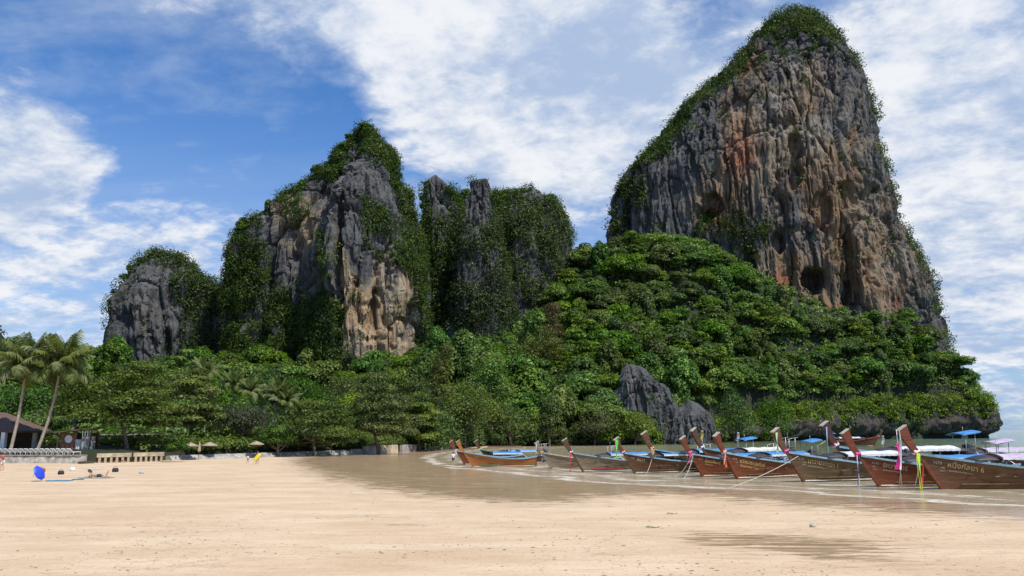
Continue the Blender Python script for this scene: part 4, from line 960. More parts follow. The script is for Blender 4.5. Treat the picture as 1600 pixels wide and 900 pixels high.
def balustrade(ax, bx, y0, y1, label):
    a = Vector((*wp(ax, y0), 0)); b = Vector((*wp(bx, y1), 0)); d = (b-a).normalized(); Ln = (b-a).length; rz = math.atan2(d.y, d.x); mid_ = (a+b)/2
    o = empty('balustrade_wall', tuple(mid_), rz); tag(o, label, 'wall', 'balustrade walls')
    MB().box((0, 0, 1.18), (Ln, .42, .50)).build('coping', TAN, o); MB().box((0, 0, -.05), (Ln, .40, .45)).build('plinth', STONE, o)
    MB().box((0, .16, .5), (Ln-.02, .05, .9)).build('slot_shade_sheet', DARKW, o)  # dark sheet added behind the balusters, its colour stands for slot shade
    n = max(5, int(Ln/.62)); me = MB().box((0, 0, .55), (.30, .30, .78), taper=.9).mesh('baluster', TAN)
    for i in range(n): link('baluster', me, o, ((i+.5)/n*Ln-Ln/2, -.03, 0))
balustrade(150, 204, 724, 722.5, 'tan balustrade wall with slots, left of two, below the large layered tree')
balustrade(207, 255, 722.4, 721, 'tan balustrade wall with slots, right of two, ending at the bright bush')
wallseg('dark_gap_piece', wp(128, 725.5), wp(147, 724.5), .55, .6, DARKW, 'low dark piece filling the gap between stone wall and balustrade', .1)  # solid piece, the darkness of the gap is put into its colour
# loungers
wa = Vector((*wp(-12, 724.5), 0)); wb = Vector((*wp(104, 725), 0)); d = (wb-wa).normalized(); rz = math.atan2(d.y, d.x)
lm1 = MB().box((0, .55, .34), (.62, 1.25, .07)).mesh('seat', WHITE); lm2 = MB().box((0, -.28, .52), (.62, .75, .06), rx=-.75).mesh('backrest', WHITE)
lm3 = MB().box((0, 0, .16), (.05, .05, .32)).mesh('leg', WHITE)
ords = ['first', 'second', 'third', 'fourth', 'fifth', 'sixth', 'seventh', 'eighth', 'ninth', 'tenth', 'eleventh', 'twelfth', 'thirteenth', 'fourteenth']
for i in range(14):
    p = wa.lerp(wb, (i+.5)/14)+Vector((-d.y, d.x, 0))*1.0
    o = empty('sun_lounger', (p.x, p.y, 1.32), rz); tag(o, f'white sun lounger on the stone sea wall, {ords[13-i]} from the wooden hut', 'lounger', 'white loungers on the sea wall')
    link('seat', lm1, o); bk = link('backrest', lm2, o)
    for sx in (-.26, .26):
        for sy in (.05, 1.1): link('leg', lm3, o, (sx, sy, 0))
# pavilion
p = P(14, 700, 113); o = empty('pavilion', (p[0]-4.4, 113, 1.2)); tag(o, 'open pavilion with brown hipped roof and white columns at the left edge', 'pavilion')
MB().box((0, -.6, .1), (14, 8, .3)).build('floor_slab', CONC, o)
mb = MB().loft([[(-8, -4.4, 3.0), (8, -4.4, 3.0), (8, 4.4, 3.0), (-8, 4.4, 3.0)], [(-8, -4.4, 3.25), (8, -4.4, 3.25), (8, 4.4, 3.25), (-8, 4.4, 3.25)], [(-3.2, -.4, 5.9), (3.2, -.4, 5.9), (3.2, .4, 5.9), (-3.2, .4, 5.9)]]); mb.build('roof', THATCH, o)
cmz = MB().box((0, 0, 1.6), (.55, .55, 2.9)).mesh('column', WHITE)
for x in (-5.5, -2.2, 2.5, 3.4, 6.2): link('column', cmz, o, (x, -4.15, 0))
for x in (-5.5, 0, 6.2): link('column', cmz, o, (x, 3.0, 0))
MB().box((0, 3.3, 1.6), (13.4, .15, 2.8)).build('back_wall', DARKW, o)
# hut
p = P(114, 712, 106); o = empty('beach_hut', (p[0], 106, 1.2), 0, 1.12); tag(o, 'small red-brown wooden hut with round white sign and pale curtain', 'hut')
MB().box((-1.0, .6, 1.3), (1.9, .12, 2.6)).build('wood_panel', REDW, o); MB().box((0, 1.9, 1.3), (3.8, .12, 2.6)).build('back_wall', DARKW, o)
MB().box((1.45, .5, 1.1), (1.0, 1.2, 2.1)).build('plaster_pier', CONC, o)
n = 22; MB().strip([(-.1+i*.05, .45+.05*math.sin(i*1.4), 1.05) for i in range(n)], (0, 0, .75), .012).build('curtain', CLOTHW, o)
MB().loft([[(-2.3, -.5, 2.6), (2.3, -.5, 3.0), (2.3, 2.6, 3.1), (-2.3, 2.6, 2.7)], [(-2.3, -.5, 2.72), (2.3, -.5, 3.14), (2.3, 2.6, 3.24), (-2.3, 2.6, 2.82)]]).build('roof', THATCH, o)
s_ = MB().lathe([(.01, 0), (.46, 0), (.46, .05), (.01, .05)], 20).build('round_sign', WHITE, o, (-1.0, .52, 1.85)); s_.rotation_euler = (math.pi/2, 0, 0)
for x in (1.0, 1.3, 1.6, 1.9): MB().box((x, -.12, 2.5), (.10, .06, .62)).build('lattice_slat', WHITE, o)
for x in (-1.9, 2.0): MB().tube([(x, -.2, 0), (x, -.2, 2.7)], .07).build('post', DARKW, o)
for x in (-1.6, -1.1, -.5): MB().box((x, .5, .75), (.35, .06, .9)).build('door_panel', plain('orange_wood', (0.30, 0.13, 0.05), .5) if 'orange_wood' not in bpy.data.materials else bpy.data.materials['orange_wood'], o)
# low shelter
p = P(205, 710, 121); o = empty('low_shelter', (p[0], 121, 1.5)); tag(o, 'long dark low-roofed shelter behind the balustrade walls', 'shelter')
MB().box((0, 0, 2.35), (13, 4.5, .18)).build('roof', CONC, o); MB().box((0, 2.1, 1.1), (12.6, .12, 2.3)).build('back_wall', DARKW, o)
for i in range(6): MB().box((-6+i*2.4, -1.9, 1.1), (.18, .18, 2.3)).build('post', DARKW, o)
MB().box((-1, -1.2, .5), (5, .5, 1.0)).build('counter', DARKW, o)
# parasols by the sloping wall
def parasol(px, py, Y, label, closed=False):
    p = P(px, py, Y); z0 = gz(p[0], Y); h = p[2]-z0; o = empty('beach_parasol', (p[0], Y, z0)); tag(o, label, 'parasol', 'beige parasols')
    MB().tube([(0, 0, -.2), (0, 0, h)], .03).build('pole', DARKW, o)
    if closed: MB().lathe([(.05, h-1.5), (.26, h-1.3), (.16, h-.5), (.04, h)], 10).build('canopy', BEIGE, o)
    else:
        mb = MB(); k = 8
        mb.loft([[(r*math.cos(2*math.pi*j/k), r*math.sin(2*math.pi*j/k), z) for j in range(k)] for r, z in ((1.2, h-.58), (1.2, h-.48), (.6, h-.22), (.05, h), (.04, h-.05), (.6, h-.27), (1.18, h-.56))], True, False); mb.build('canopy', BEIGE, o)
        for j in range(8): MB().tube([(0, 0, h-.75), (.75*math.cos(2*math.pi*j/k), .75*math.sin(2*math.pi*j/k), h-.33)], .015, 4).build('rib', DARKW, o)
parasol(297, 691, 112, 'open beige parasol just right of the bright bush'); parasol(312, 690, 113, 'folded beige parasol between two open ones', True)
parasol(328, 690.5, 116, 'open beige parasol right of the folded one'); parasol(401, 689, 122, 'open beige parasol under the grey-green tree')
# rope fence posts on the sloping wall
wa = Vector((*wp(275, 717.5), 0)); wb = Vector((*wp(380, 713.5), 0))
o = empty('rope_fence', tuple((wa+wb)/2+Vector((0, 1.2, .85)))); tag(o, 'thin rope fence with short posts on top of the sloping sea wall', 'fence')
for i in range(9):
    q = wa.lerp(wb, i/8)-(wa+wb)/2; MB().box((q.x, q.y, .4), (.07, .07, .9)).build('post', DARKW, o)
MB().tube([tuple((wa if i == 0 else wb)-(wa+wb)/2+Vector((0, 0, .75))) for i in range(2)], .02, 4).build('rope', CLOTHW, o)
# ------------------------------------------------------------------ longtail boats
def woodmat(name, c1, c2, rough=0.42, wear=0.35, wearc=(0.30, 0.22, 0.15)):
    m, nt, b = newmat(name); g = noise(nt, mapped(nt, (0.5, 1.5, 7)), 1.2, 8, 0.65, 0.6)
    c = ramp(nt, g, [(0.28, tuple(x*.55 for x in c1)), (0.48, c1), (0.70, c2)])
    pl = N(nt, 'ShaderNodeTexWave', wave_type='BANDS', bands_direction='Z', wave_profile='SAW'); LK(nt, mapped(nt, (1, 1, 1)), pl.inputs['Vector'])
    pl.inputs['Scale'].default_value = 1.35; pl.inputs['Distortion'].default_value = 0.6; pl.inputs['Detail'].default_value = 1
    seam = smooth(nt, pl.outputs['Fac'], 0.93, 0.985)
    c = mixc(nt, mth(nt, 'MULTIPLY', seam, 0.7), c, tuple(x*.25 for x in c1))
    w = noise(nt, mapped(nt, (0.9, 2, 2.6), loc=(4, 1, 2)), 1.4, 8, 0.7, 0.4)
    c = mixc(nt, mth(nt, 'MULTIPLY', smooth(nt, w, 0.55, 0.72), wear), c, wearc)
    LK(nt, c, b.inputs['Base Color']); b.inputs['Roughness'].default_value = rough; b.inputs['Specular IOR Level'].default_value = 0.35
    bump(nt, b, mth(nt, 'SUBTRACT', g, seam), 0.35, 0.03); return m
WD = {'red': woodmat('red_brown_hull', (0.150, 0.044, 0.020), (0.23, 0.080, 0.034), .40, .25), 'dark': woodmat('dark_brown_hull', (0.095, 0.046, 0.024), (0.165, 0.085, 0.042), .48, .35),
      'brown': woodmat('brown_hull', (0.115, 0.052, 0.026), (0.195, 0.098, 0.048), .45, .4), 'orange': woodmat('orange_hull', (0.34, 0.130, 0.034), (0.46, 0.20, 0.062), .38, .15),
      'grey': woodmat('weathered_hull', (0.20, 0.155, 0.105), (0.34, 0.28, 0.20), .8, .6, (0.40, 0.36, 0.29)), 'olive': woodmat('olive_brown_hull', (0.105, 0.070, 0.036), (0.18, 0.125, 0.062), .55, .5), 'plum': woodmat('plum_hull', (0.07, 0.026, 0.028), (0.12, 0.05, 0.045), .45, .2)}
CAP = plain('worn_cap', (0.42, 0.38, 0.30), .8, .35, 5); BLUET = plain('blue_tarp', (0.045, 0.22, 0.50), .55, .35, 2.5); PURPT = plain('lilac_tarp', (0.50, 0.38, 0.50), .55, .2, 2.5); WHITET = plain('white_tarp', (0.62, 0.64, 0.66), .6, .2, 2)
TEALP = plain('teal_paint', (0.16, 0.30, 0.35), .5, .25, 5); BLUEP = plain('pale_blue_paint', (0.22, 0.36, 0.46), .5, .25, 5); WHITEP = plain('boat_white', (0.66, 0.64, 0.60), .5, .2, 4); GREENP = plain('green_paint', (0.05, 0.30, 0.13), .5, .2, 4); REDP = plain('red_paint', (0.48, 0.035, 0.04), .5, .2, 4)
METAL = plain('engine_metal', (0.16, 0.16, 0.17), .45, .5, 12, metal=.6); PIPE = plain('steel_pipe', (0.45, 0.46, 0.47), .4, .25, 6, metal=.5); BLACKT = plain('dark_tarp', (0.035, 0.030, 0.035), .6, .4, 3); DECK = plain('deck_wood', (0.20, 0.135, 0.075), .7, .4, 5)
ROPE = plain('rope_fibre', (0.50, 0.46, 0.36), .9, .2, 20); GOLD = plain('gold_lettering', (0.56, 0.41, 0.16), .5, .08, 6); PALEL = plain('pale_lettering', (0.50, 0.40, 0.28), .5, .08, 6)
RIB = {k: plain(k+'_ribbon', c, .65, .15, 4) for k, c in {'pink': (0.80, 0.12, 0.32), 'magenta': (0.72, 0.02, 0.26), 'yellow': (0.78, 0.62, 0.08), 'lime': (0.42, 0.78, 0.04), 'orange': (0.85, 0.22, 0.06), 'white': (0.78, 0.76, 0.74), 'red': (0.60, 0.03, 0.06), 'green': (0.16, 0.80, 0.10), 'mint': (0.42, 0.74, 0.40), 'skyblue': (0.30, 0.58, 0.68), 'navy': (0.03, 0.04, 0.22), 'salmon': (0.85, 0.38, 0.30)}.items()}
BEAM = 0.95; RAKE = 0.62
def bt(t): return BEAM*np.interp(t, [0, .06, .15, .3, .5, .75, 1], [.035, .22, .50, .82, 1.0, .92, .60])
def zsf(t): return np.interp(t, [0, .1, .2, .4, .6, .8, 1], [1.98, 1.72, 1.52, 1.22, 1.06, 1.06, 1.30])
def zkf(t): return np.interp(t, [0, .08, .3, .8, 1], [-.12, -.30, -.36, -.34, -.1])
def shp(t, ze): return ze**np.interp(t, [0, .2, .5, 1], [.85, .62, .42, .42])
def hull_xyz(L, t, ze):
    z = zkf(t)+(zsf(t)-zkf(t))*ze; return t*L-RAKE*np.maximum(z, -.2)*(1-t)**4, bt(t)*shp(t, ze)*(0.72+0.28*ze**.5), z
def hull_y(L, x, z):
    t = max(0.0, x/L)
    for _ in range(12): t = min(1, max(0, (x+RAKE*max(z, -.2)*(1-t)**4)/L))
    ze = min(1, max(0.01, (z-zkf(t))/(zsf(t)-zkf(t)))); return float(bt(t)*shp(t, ze)*(0.72+0.28*ze**.5)), t
def text_mesh(body, size, fn, mat):
    cu = bpy.data.curves.new('txt', 'FONT'); cu.body = body; cu.size = size; cu.resolution_u = 2; cu.offset = 0.004*size
    ob = bpy.data.objects.new('txt', cu); COL.objects.link(ob); dg = bpy.context.evaluated_depsgraph_get()
    me = bpy.data.meshes.new_from_object(ob.evaluated_get(dg)); bpy.data.objects.remove(ob); bpy.data.curves.remove(cu)
    for v in me.vertices: v.co = fn(v.co.x, v.co.y)
    me.materials.clear(); me.materials.append(mat); me.name = 'lettering'; return me
def tube_part(pts, r, name, mat, parent, k=5): return MB().tube(pts, r, k).build(name, mat, parent, sm=True)
def ribbon(o, x, y, z, ln, col, w=.05, drift=0.06, ph=0.0, name='ribbon'):
    n = 12; pts = [(x+drift*math.sin(ph+3.1*f)*ln*.5-drift*f*ln, y-.05+.05*math.sin(ph*2+5*f), z-ln*f) for f in [i/n for i in range(n+1)]]
    wv_ = [(w*math.cos(ph+2.2*i/n), w*math.sin(ph+2.2*i/n)*.6+.01, 0) for i in range(n+1)]
    return MB().strip(pts, wv_, .008).build(name, RIB[col], o)
def boat(label, foot, ang, L=9.8, s=1.0, wood='red', rail=BLUEP, canopy=BLUET, awning=None, tip=1.0, ribbons=(), knot=None, words=(), stripe=True, engine=True, prow=None, inner=None, capm=True, group='moored longtail boats', awn_frame=False, lean=0.0, dark_hoods=True):
    X, Y = foot; o = empty('longtail_boat', (X, Y, 0.0), ang, s); tag(o, label, 'boat', group); o.rotation_euler[0] = lean
    wm = WD[wood]; n = 34; k = 9; ts = np.linspace(0, 1, n)**1.25; zz2 = np.linspace(0.0, 1, k)
    V = []; Fs = []
    def sheet(off, flip):
        b0 = len(V)
        for t in ts:
            for sg in (-1, 1):
                for ze in zz2:
                    x, y, z = hull_xyz(L, t, ze); V.append((x+(off*.8 if t < .05 else 0), sg*max(y-off, .002), z+(off if ze < .2 else 0)))
        for i in range(n-1):
            for g in range(2):
                for j in range(k-1):
                    a = b0+i*2*k+g*k+j; q = (a, a+2*k, a+2*k+1, a+1); Fs.append(q if (g == 0) != flip else q[::-1])
            a = b0+i*2*k; q = (a, a+k, a+3*k, a+2*k); Fs.append(q if not flip else q[::-1])
        return b0
    sheet(0, False); sheet(.05, True)
    # transom
    a = (n-1)*2*k
    for j in range(k-1): Fs.append((a+j, a+j+1, a+k+j+1, a+k+j))
    me = bpy.data.meshes.new('hull'); me.from_pydata(V, [], Fs); me.materials.append(wm); me.update()
    me.polygons.foreach_set('use_smooth', np.ones(len(me.polygons), bool)); hull = link('hull', me, o)
    # rails
    for sg in (-1, 1):
        rg = []
        for t in np.linspace(0.005, 1, 26):
            x, y, z = hull_xyz(L, t, 1.0); y = sg*(y+.035); rg.append([(x, y-.055, z-.05), (x, y+.055, z-.05), (x, y+.055, z+.07), (x, y-.055, z+.07)])
        MB().loft(rg).build('gunwale', rail, o)
    if stripe:
        for sg in (-1, 1):
            rg = []
            for t in np.linspace(0.012, .97, 24):
                y, _ = hull_y(L, t*L, .10); y = sg*(y+.012); rg.append([(t*L-.06*(1-t), y-.02, .075), (t*L-.06*(1-t), y+.02, .075), (t*L-.06*(1-t), y+.02, .135), (t*L-.06*(1-t), y-.02, .135)])
            MB().loft(rg).build('waterline_strip', WHITEP, hull)
    # stem and prow
    st = [(-RAKE*z-.05, z) for z in np.linspace(-.15, 2.05, 8)]
    MB().loft([[(x-.03, -.075, z), (x-.03, .075, z), (x+.17, .085, z+.02), (x+.17, -.085, z+.02)] for x, z in st]).build('stem', WD[prow or wood], o)
    rg = []
    for f in np.linspace(0, 1, 9):
        z = 1.96+(3.42*tip-1.96)*f; x = -RAKE*z-.02-.05*math.sin(math.pi*f)+.10*f*f; wdt = .145+.16*f**1.2; th = .09+.05*f; dx, dz = .85, .53
        rg.append([(x-wdt*dx, -th, z-wdt*dz), (x-wdt*dx, th, z-wdt*dz), (x+wdt*dx, th, z+wdt*dz), (x+wdt*dx, -th, z+wdt*dz)])
    prw = MB().loft(rg).build('prow', WD[prow or wood], o)
    e = rg[-1]; up_ = Vector((-.53, 0, .85))*.06
    if capm: MB().loft([[Vector(q)*1.0+Vector((0, math.copysign(.015, q[1]), 0)) for q in e], [Vector(q)+up_+Vector((0, math.copysign(.015, q[1]), 0)) for q in e]]).build('prow_cap', CAP, prw)
    nx_, nz_ = -RAKE*2.12, 2.12
    # knot of cloth around the neck
    for i, c in enumerate(knot or ()):
        mb = MB(); kk = 14; zc = nz_+.05*i-.05; xc = -RAKE*zc
        ring = [(xc+.21*math.cos(a)*.85, .135*math.sin(a), zc+.21*math.cos(a)*.53+.02*math.sin(3*a+i)) for a in [2*math.pi*j/kk for j in range(kk+1)]]
        mb.tube(ring, .045, 6, False); mb.ellip((xc-.14, -.15, zc), (.09, .08, .08), 8, 5); mb.build('cloth_knot', RIB[c], o, sm=True)
    for i, (x, z, ln, c, w) in enumerate(ribbons):
        ribbon(o, nx_+x, -.15-.02*i, nz_+z, ln, c, w, .05, i*1.7)
    # inside: deck, thwarts
    rg = []
    for t in np.linspace(.10, .97, 12):
        y = bt(t)*.62; rg.append([(t*L, -y, .28), (t*L, y, .28), (t*L, y, .32), (t*L, -y, .32)])
    MB().loft(rg).build('deck', inner or DECK, o)
    fd = []
    for t in np.linspace(.03, .20, 6):
        y = max(bt(t)-.07, .02); fd.append([(t*L-.6*(1-t)**4*1.3, -y, zsf(t)-.06), (t*L-.6*(1-t)**4*1.3, y, zsf(t)-.06), (t*L-.6*(1-t)**4*1.3, y, zsf(t)-.03), (t*L-.6*(1-t)**4*1.3, -y, zsf(t)-.03)])
    MB().loft(fd).build('foredeck', inner or DECK, o)
    for t in (.28, .38, .48, .58, .68): MB().box((t*L, 0, .72), (.28, 2*float(bt(t))*.86, .05)).build('thwart', DECK, o)
    # long low canopy on pipes
    if canopy:
        x0, x1 = .30*L, .76*L; rg = []; r = random.Random(int(X*10)); zc = 1.78
        for i in range(13):
            x = x0+(x1-x0)*i/12; sag = -.05*abs(math.sin(3*math.pi*i/12)); arc = []
            for j in range(9):
                a = -1+2*j/8; arc.append((x, a*.98, zc+.20*(1-a*a)+sag+r.uniform(-.012, .012)))
            rg.append(arc+[(q[0], q[1]*.985, q[2]-.03) for q in arc[::-1]])
        cn = MB().loft(rg).build('canopy', canopy, o, sm=False)
        for sg in (-1, 1):
            vl = MB().strip([(x0+(x1-x0)*i/30, sg*.99, zc-.07+.015*math.sin(i*2.1)) for i in range(31)], (0, 0, .075), .006); vl.build('canopy_fringe', WHITET, cn)
            for x in (x0+.05, .45*L, .60*L, x1-.05): tube_part([(x, sg*.80, float(zsf(x/L))-.1), (x, sg*.94, zc)], .022, 'canopy_pole', PIPE, o)
        if dark_hoods:
            for (c0, hl) in ((x0-.5, .95), (x1+.45, .9)):
                rg = []
                for i in range(9):
                    f = -1+2*i/8; x = c0+f*hl; hgt = .26*(1-f*f)+.02; rg.append([(x, a*.8, 1.62+hgt*(1-a*a)) for a in np.linspace(-1, 1, 7)]+[(x, a*.78, 1.58) for a in np.linspace(1, -1, 7)])
                MB().loft(rg).build('rolled_side_sheet', BLACKT, o, sm=True)
    # stern awning
    if awning or awn_frame:
        x0, x1 = .84*L, .94*L
        for x in (x0+.1, x1-.1):
            for sg in (-1, 1): tube_part([(x, sg*.5, float(zsf(x/L))-.1), (x+.06, sg*.55, 2.62+(.14 if x > x0+.5 else 0))], .026, 'awning_pole', PIPE, o)
        for sg in (-1, 1): tube_part([(x0-.1, sg*.56, 2.60), (x1+.35, sg*.56, 2.78)], .022, 'awning_rail', PIPE, o)
        if awning:
            rg = []
            for i in range(7):
                x = x0-.2+(x1-x0+.5)*i/6; z = 2.63+.2*i/6; arc = [(x, a*.78, z+.14*(1-a*a)+.015*math.sin(i*2+a*3)) for a in np.linspace(-1, 1, 7)]; rg.append(arc+[(q[0], q[1], q[2]-.02) for q in arc[::-1]])
            MB().loft(rg).build('awning', awning, o)
        tube_part([(x0, -.55, 2.6), (x0-.02, -.56, 3.2)], .012, 'flag_staff', PIPE, o, 4)
    if engine:
        xe = .93*L; mb = MB(); mb.box((xe, 0, 1.62), (.75, .42, .38)); mb.box((xe-.05, .16, 1.88), (.6, .16, .2), rx=-.4); mb.box((xe-.05, -.16, 1.88), (.6, .16, .2), rx=.4)
        for i in range(4):
            for sg in (-1, 1): mb.tube([(xe-.28+.17*i, sg*.2, 1.72), (xe-.28+.17*i, sg*.34, 1.66)], .04, 6)
        mb.tube([(xe-.42, 0, 1.62), (xe-.52, 0, 1.62)], .20, 12); mb.tube([(xe-.15, 0, 1.9), (xe-.15, 0, 2.08)], .13, 10); mb.tube([(xe, 0, 1.3), (xe, 0, 1.45)], .12, 8)
        en = mb.build('engine', METAL, o)
        MB().tube([(xe-.53, 0, 1.62), (xe-.60, 0, 1.62)], .12, 10).build('pulley', PIPE, en)
        tube_part([(xe+.35, 0, 1.58), (xe+2.3, .1, .35), (xe+3.2, .15, .05)], .045, 'propeller_shaft', PIPE, o, 6)
        tube_part([(xe-.4, 0, 1.75), (xe-1.3, 0, 1.95)], .025, 'tiller', PIPE, o, 5)
    for (body, size, x, zdrop, mat, ) in words:
        def fn(tx_, ty_, x=x, zdrop=zdrop):
            xx_ = x+tx_; t0 = max(0, (xx_+.4)/L); z = float(np.interp(xx_, [-1.2, .1*L, .2*L, .4*L], [1.98, 1.72, 1.52, 1.22]))-zdrop+ty_
            y, _ = hull_y(L, xx_, z); return Vector((xx_, -y-.012, z))
        link('lettering', text_mesh(body, size, fn, mat), hull)
    return o
def bf(px, py): return tuple(G(px, py, 0.0)[:2])
R_ = math.radians
B = {}
B[14] = boat('red-brown longtail boat nearest at the right edge, lime ribbon at its prow', bf(1472, 765), R_(5), 10.5, 1.04, 'brown', TEALP, PURPT, None, 1.0, [(.02, -.1, 2.3, 'lime', .09), (.12, -.7, 1.6, 'red', .05), (-.05, -.05, 2.0, 'yellow', .03)], ['salmon', 'white'],
   [('หนึ่งกัลยา 6', .42, .30, .58, GOLD), ('N78', .25, -.42, .46, PALEL), ('วิสาหกิจชุมชนเรือหางยาว', .13, .40, .80, PALEL), ('6402', .12, -.05, .66, PALEL), ('01211', .12, -.08, .84, PALEL)], False, prow='red')
B[13] = boat('glossy red-brown longtail boat with pink knot, second from the right edge', bf(1374, 761), R_(9), 9.8, .97, 'red', BLUEP, BLUET, PURPT, 1.02, [(-.16, -.1, 1.95, 'white', .035), (-.10, -.12, 1.9, 'navy', .035)], ['magenta', 'pink'],
   [('จักวา ทัวร์', .40, .20, .58, PALEL), ('N.92', .22, -.45, .44, PALEL), ('6211', .11, -.40, .62, PALEL), ('01211', .11, -.38, .78, PALEL), ('วิสาหกิจชุมชนเรือหางยาว', .11, .25, .78, PALEL)])
B[12] = boat('longtail boat with dark plum prow and white cap, behind the brown boat', bf(1338, 747), R_(14), 9.6, 1.16, 'plum', BLUEP, WHITET, BLUET, 1.0, [(-.7, 1.1, 2.2, 'skyblue', .05)], ['white', 'salmon'], [])
B[11] = boat('brown longtail boat with wide golden prow and mint flag at its tip', bf(1256, 753.5), R_(20), 10.0, 1.03, 'olive', BLUEP, WHITET, None, 1.0, [(-.75, 1.15, 1.3, 'mint', .10)], ['pink'],
   [('นาวายาดาวา 1', .40, .25, .56, GOLD), ('N.93', .22, -.45, .40, PALEL), ('6702', .11, -.10, .58, PALEL), ('04821', .11, -.12, .72, PALEL), ('วิสาหกิจชุมชนเรือหางยาว', .12, .30, .78, PALEL)], prow='brown')
B[10] = boat('deep red longtail boat with orange ribbon and two lines of gold writing', bf(1152, 748.5), R_(32), 9.8, .97, 'red', BLUEP, BLUET, BLUET, .98, [(-.02, -.05, 1.15, 'orange', .08), (-.12, -.1, .9, 'salmon', .05)], ['white', 'orange'],
   [('ขวัญวรรณทัวร์', .40, .15, .60, GOLD), ('Kwanwan Tour', .28, .25, .90, GOLD), ('N14', .22, -.50, .42, PALEL), ('6201', .11, -.2, .62, PALEL)])
B[9] = boat('dark longtail boat with grey-capped prow, just behind the pink-bowed boat', bf(1117, 738), R_(28), 9.6, 1.05, 'dark', TEALP, WHITET, None, 1.02, [], ['white'], [], awn_frame=True)
B[8] = boat('dark red longtail boat with a pink bow tied at its prow', bf(1098, 745), R_(26), 9.6, .90, 'red', BLUEP, BLUET, None, .98, [(-.02, -.05, 1.0, 'pink', .04), (-.18, -.05, .9, 'magenta', .03)], ['pink', 'pink'],
   [('น้องพิมพ์', .40, .15, .58, GOLD), ('N.77', .20, -.45, .42, PALEL), ('วิสาหกิจชุมชน', .13, .20, .80, PALEL)], awn_frame=True)
B[7] = boat('longtail boat with tan prow and salmon-yellow ribbons, left of the pink-bowed boat', bf(1040, 738.5), R_(22), 9.6, 1.02, 'dark', TEALP, BLUET, BLUET, .98, [(-.02, .05, 1.1, 'salmon', .07), (.05, -.1, .9, 'yellow', .05), (-.1, 0, .8, 'orange', .04)], ['salmon'],
   [('ห้วงรักห้วงน้ำ', .40, -.1, .52, GOLD), ('ทัวร์', .40, 2.3, .62, GOLD)], prow='brown')
B[6] = boat('dark longtail boat with bright green cloth over its prow tip', bf(992, 740), R_(24), 9.4, .88, 'dark', BLUEP, BLUET, None, .98, [(-.80, 1.15, 1.75, 'green', .09), (-.68, 1.18, .9, 'green', .06)], ['white', 'red'], [('ธันวา', .40, .15, .58, PALEL), ('N.61', .20, -.45, .42, PALEL)], prow='dark', awn_frame=True)
B[5] = boat('weathered grey-brown longtail boat with red ribbon hanging from its dark prow', bf(911, 737.3), R_(16), 9.4, .86, 'grey', BLUEP, BLUET, None, .98, [(-.14, -.05, 2.1, 'red', .06), (3.2, -.3, 1.3, 'red', .05)], ['white'], [('สายชลทัวร์', .36, .15, .58, GOLD)], prow='dark', inner=REDP)
B[4] = boat('weathered pale longtail boat with white-yellow cloth at its short prow tip', bf(862, 733), R_(18), 9.2, .80, 'grey', CAP, None, None, .95, [(-.72, 1.0, 1.2, 'white', .05), (-.02, 0, .5, 'salmon', .04)], ['salmon'], [], prow='grey', awn_frame=True)
B[3] = boat('dark green longtail boat half hidden behind the orange wooden boat', bf(764, 724.5), R_(12), 9.0, .82, 'dark', GREENP, BLUET, None, .95, [], ['white'], [], prow='dark', awn_frame=True)
B[2] = boat('orange varnished longtail boat seen whole, leftmost in front', bf(739, 730), R_(10), 8.6, .80, 'orange', BLUEP, BLUET, None, 1.0, [], [], [('โชคดี', .26, .2, .55, GOLD)], engine=False, inner=GREENP, dark_hoods=False)
B[1] = boat('red-brown longtail boat behind the orange one, leftmost prow of all', bf(726, 726.3), R_(16), 8.6, .80, 'red', BLUEP, None, None, .98, [(.02, -.1, 1.2, 'white', .05)], ['white'], [])
B[15] = boat('distant dark longtail boat anchored alone near the far sea cliff', bf(1365, 697), R_(176), 9.5, 1.1, 'dark', REDP, WHITET, BLUET, .95, [], ['white'], [], group='far boats')
B[16] = boat('longtail boat with wide lilac awning far behind the nearest boat', bf(1480, 742), R_(12), 9.6, 1.05, 'plum', BLUEP, PURPT, None, .55, [], [], [], capm=False)
# bunting poles and flags behind the boats
for (px, y0, y1, c, lab) in [(1096, 672, 706, 'yellow', 'small yellow flag on a thin pole behind the deep red boat'), (1152, 675, 705, 'white', 'small white flag on a thin pole left of the mint flag'), (1378, 680, 701, 'white', 'pale pennant on a pole standing in the water before the sea cliff')]:
    p = P(px, y0, 85); o = empty('flag_pole', (p[0], 85, 0)); tag(o, lab, 'flag'); tube_part([(0, 0, -.4), (0, 0, p[2])], .025, 'pole', PIPE, o); ribbon(o, .1, 0, p[2]-.05, .9, c, .14, .1, 1.0, 'flag_cloth')
p = P(1411, 670, 46.0)
o = empty('magenta_pennant', (p[0]-.3, 46.2, 0)); tag(o, 'magenta and white pennants on a thin pole between the two nearest prows', 'flag'); tube_part([(0, 0, -.3), (0, 0, 3.5)], .02, 'pole', PIPE, o); ribbon(o, -.05, -.05, 2.7, 1.5, 'magenta', .14, .12, .4, 'pennant'); ribbon(o, .08, -.08, 3.4, 2.2, 'white', .06, .03, 1.4, 'streamer')
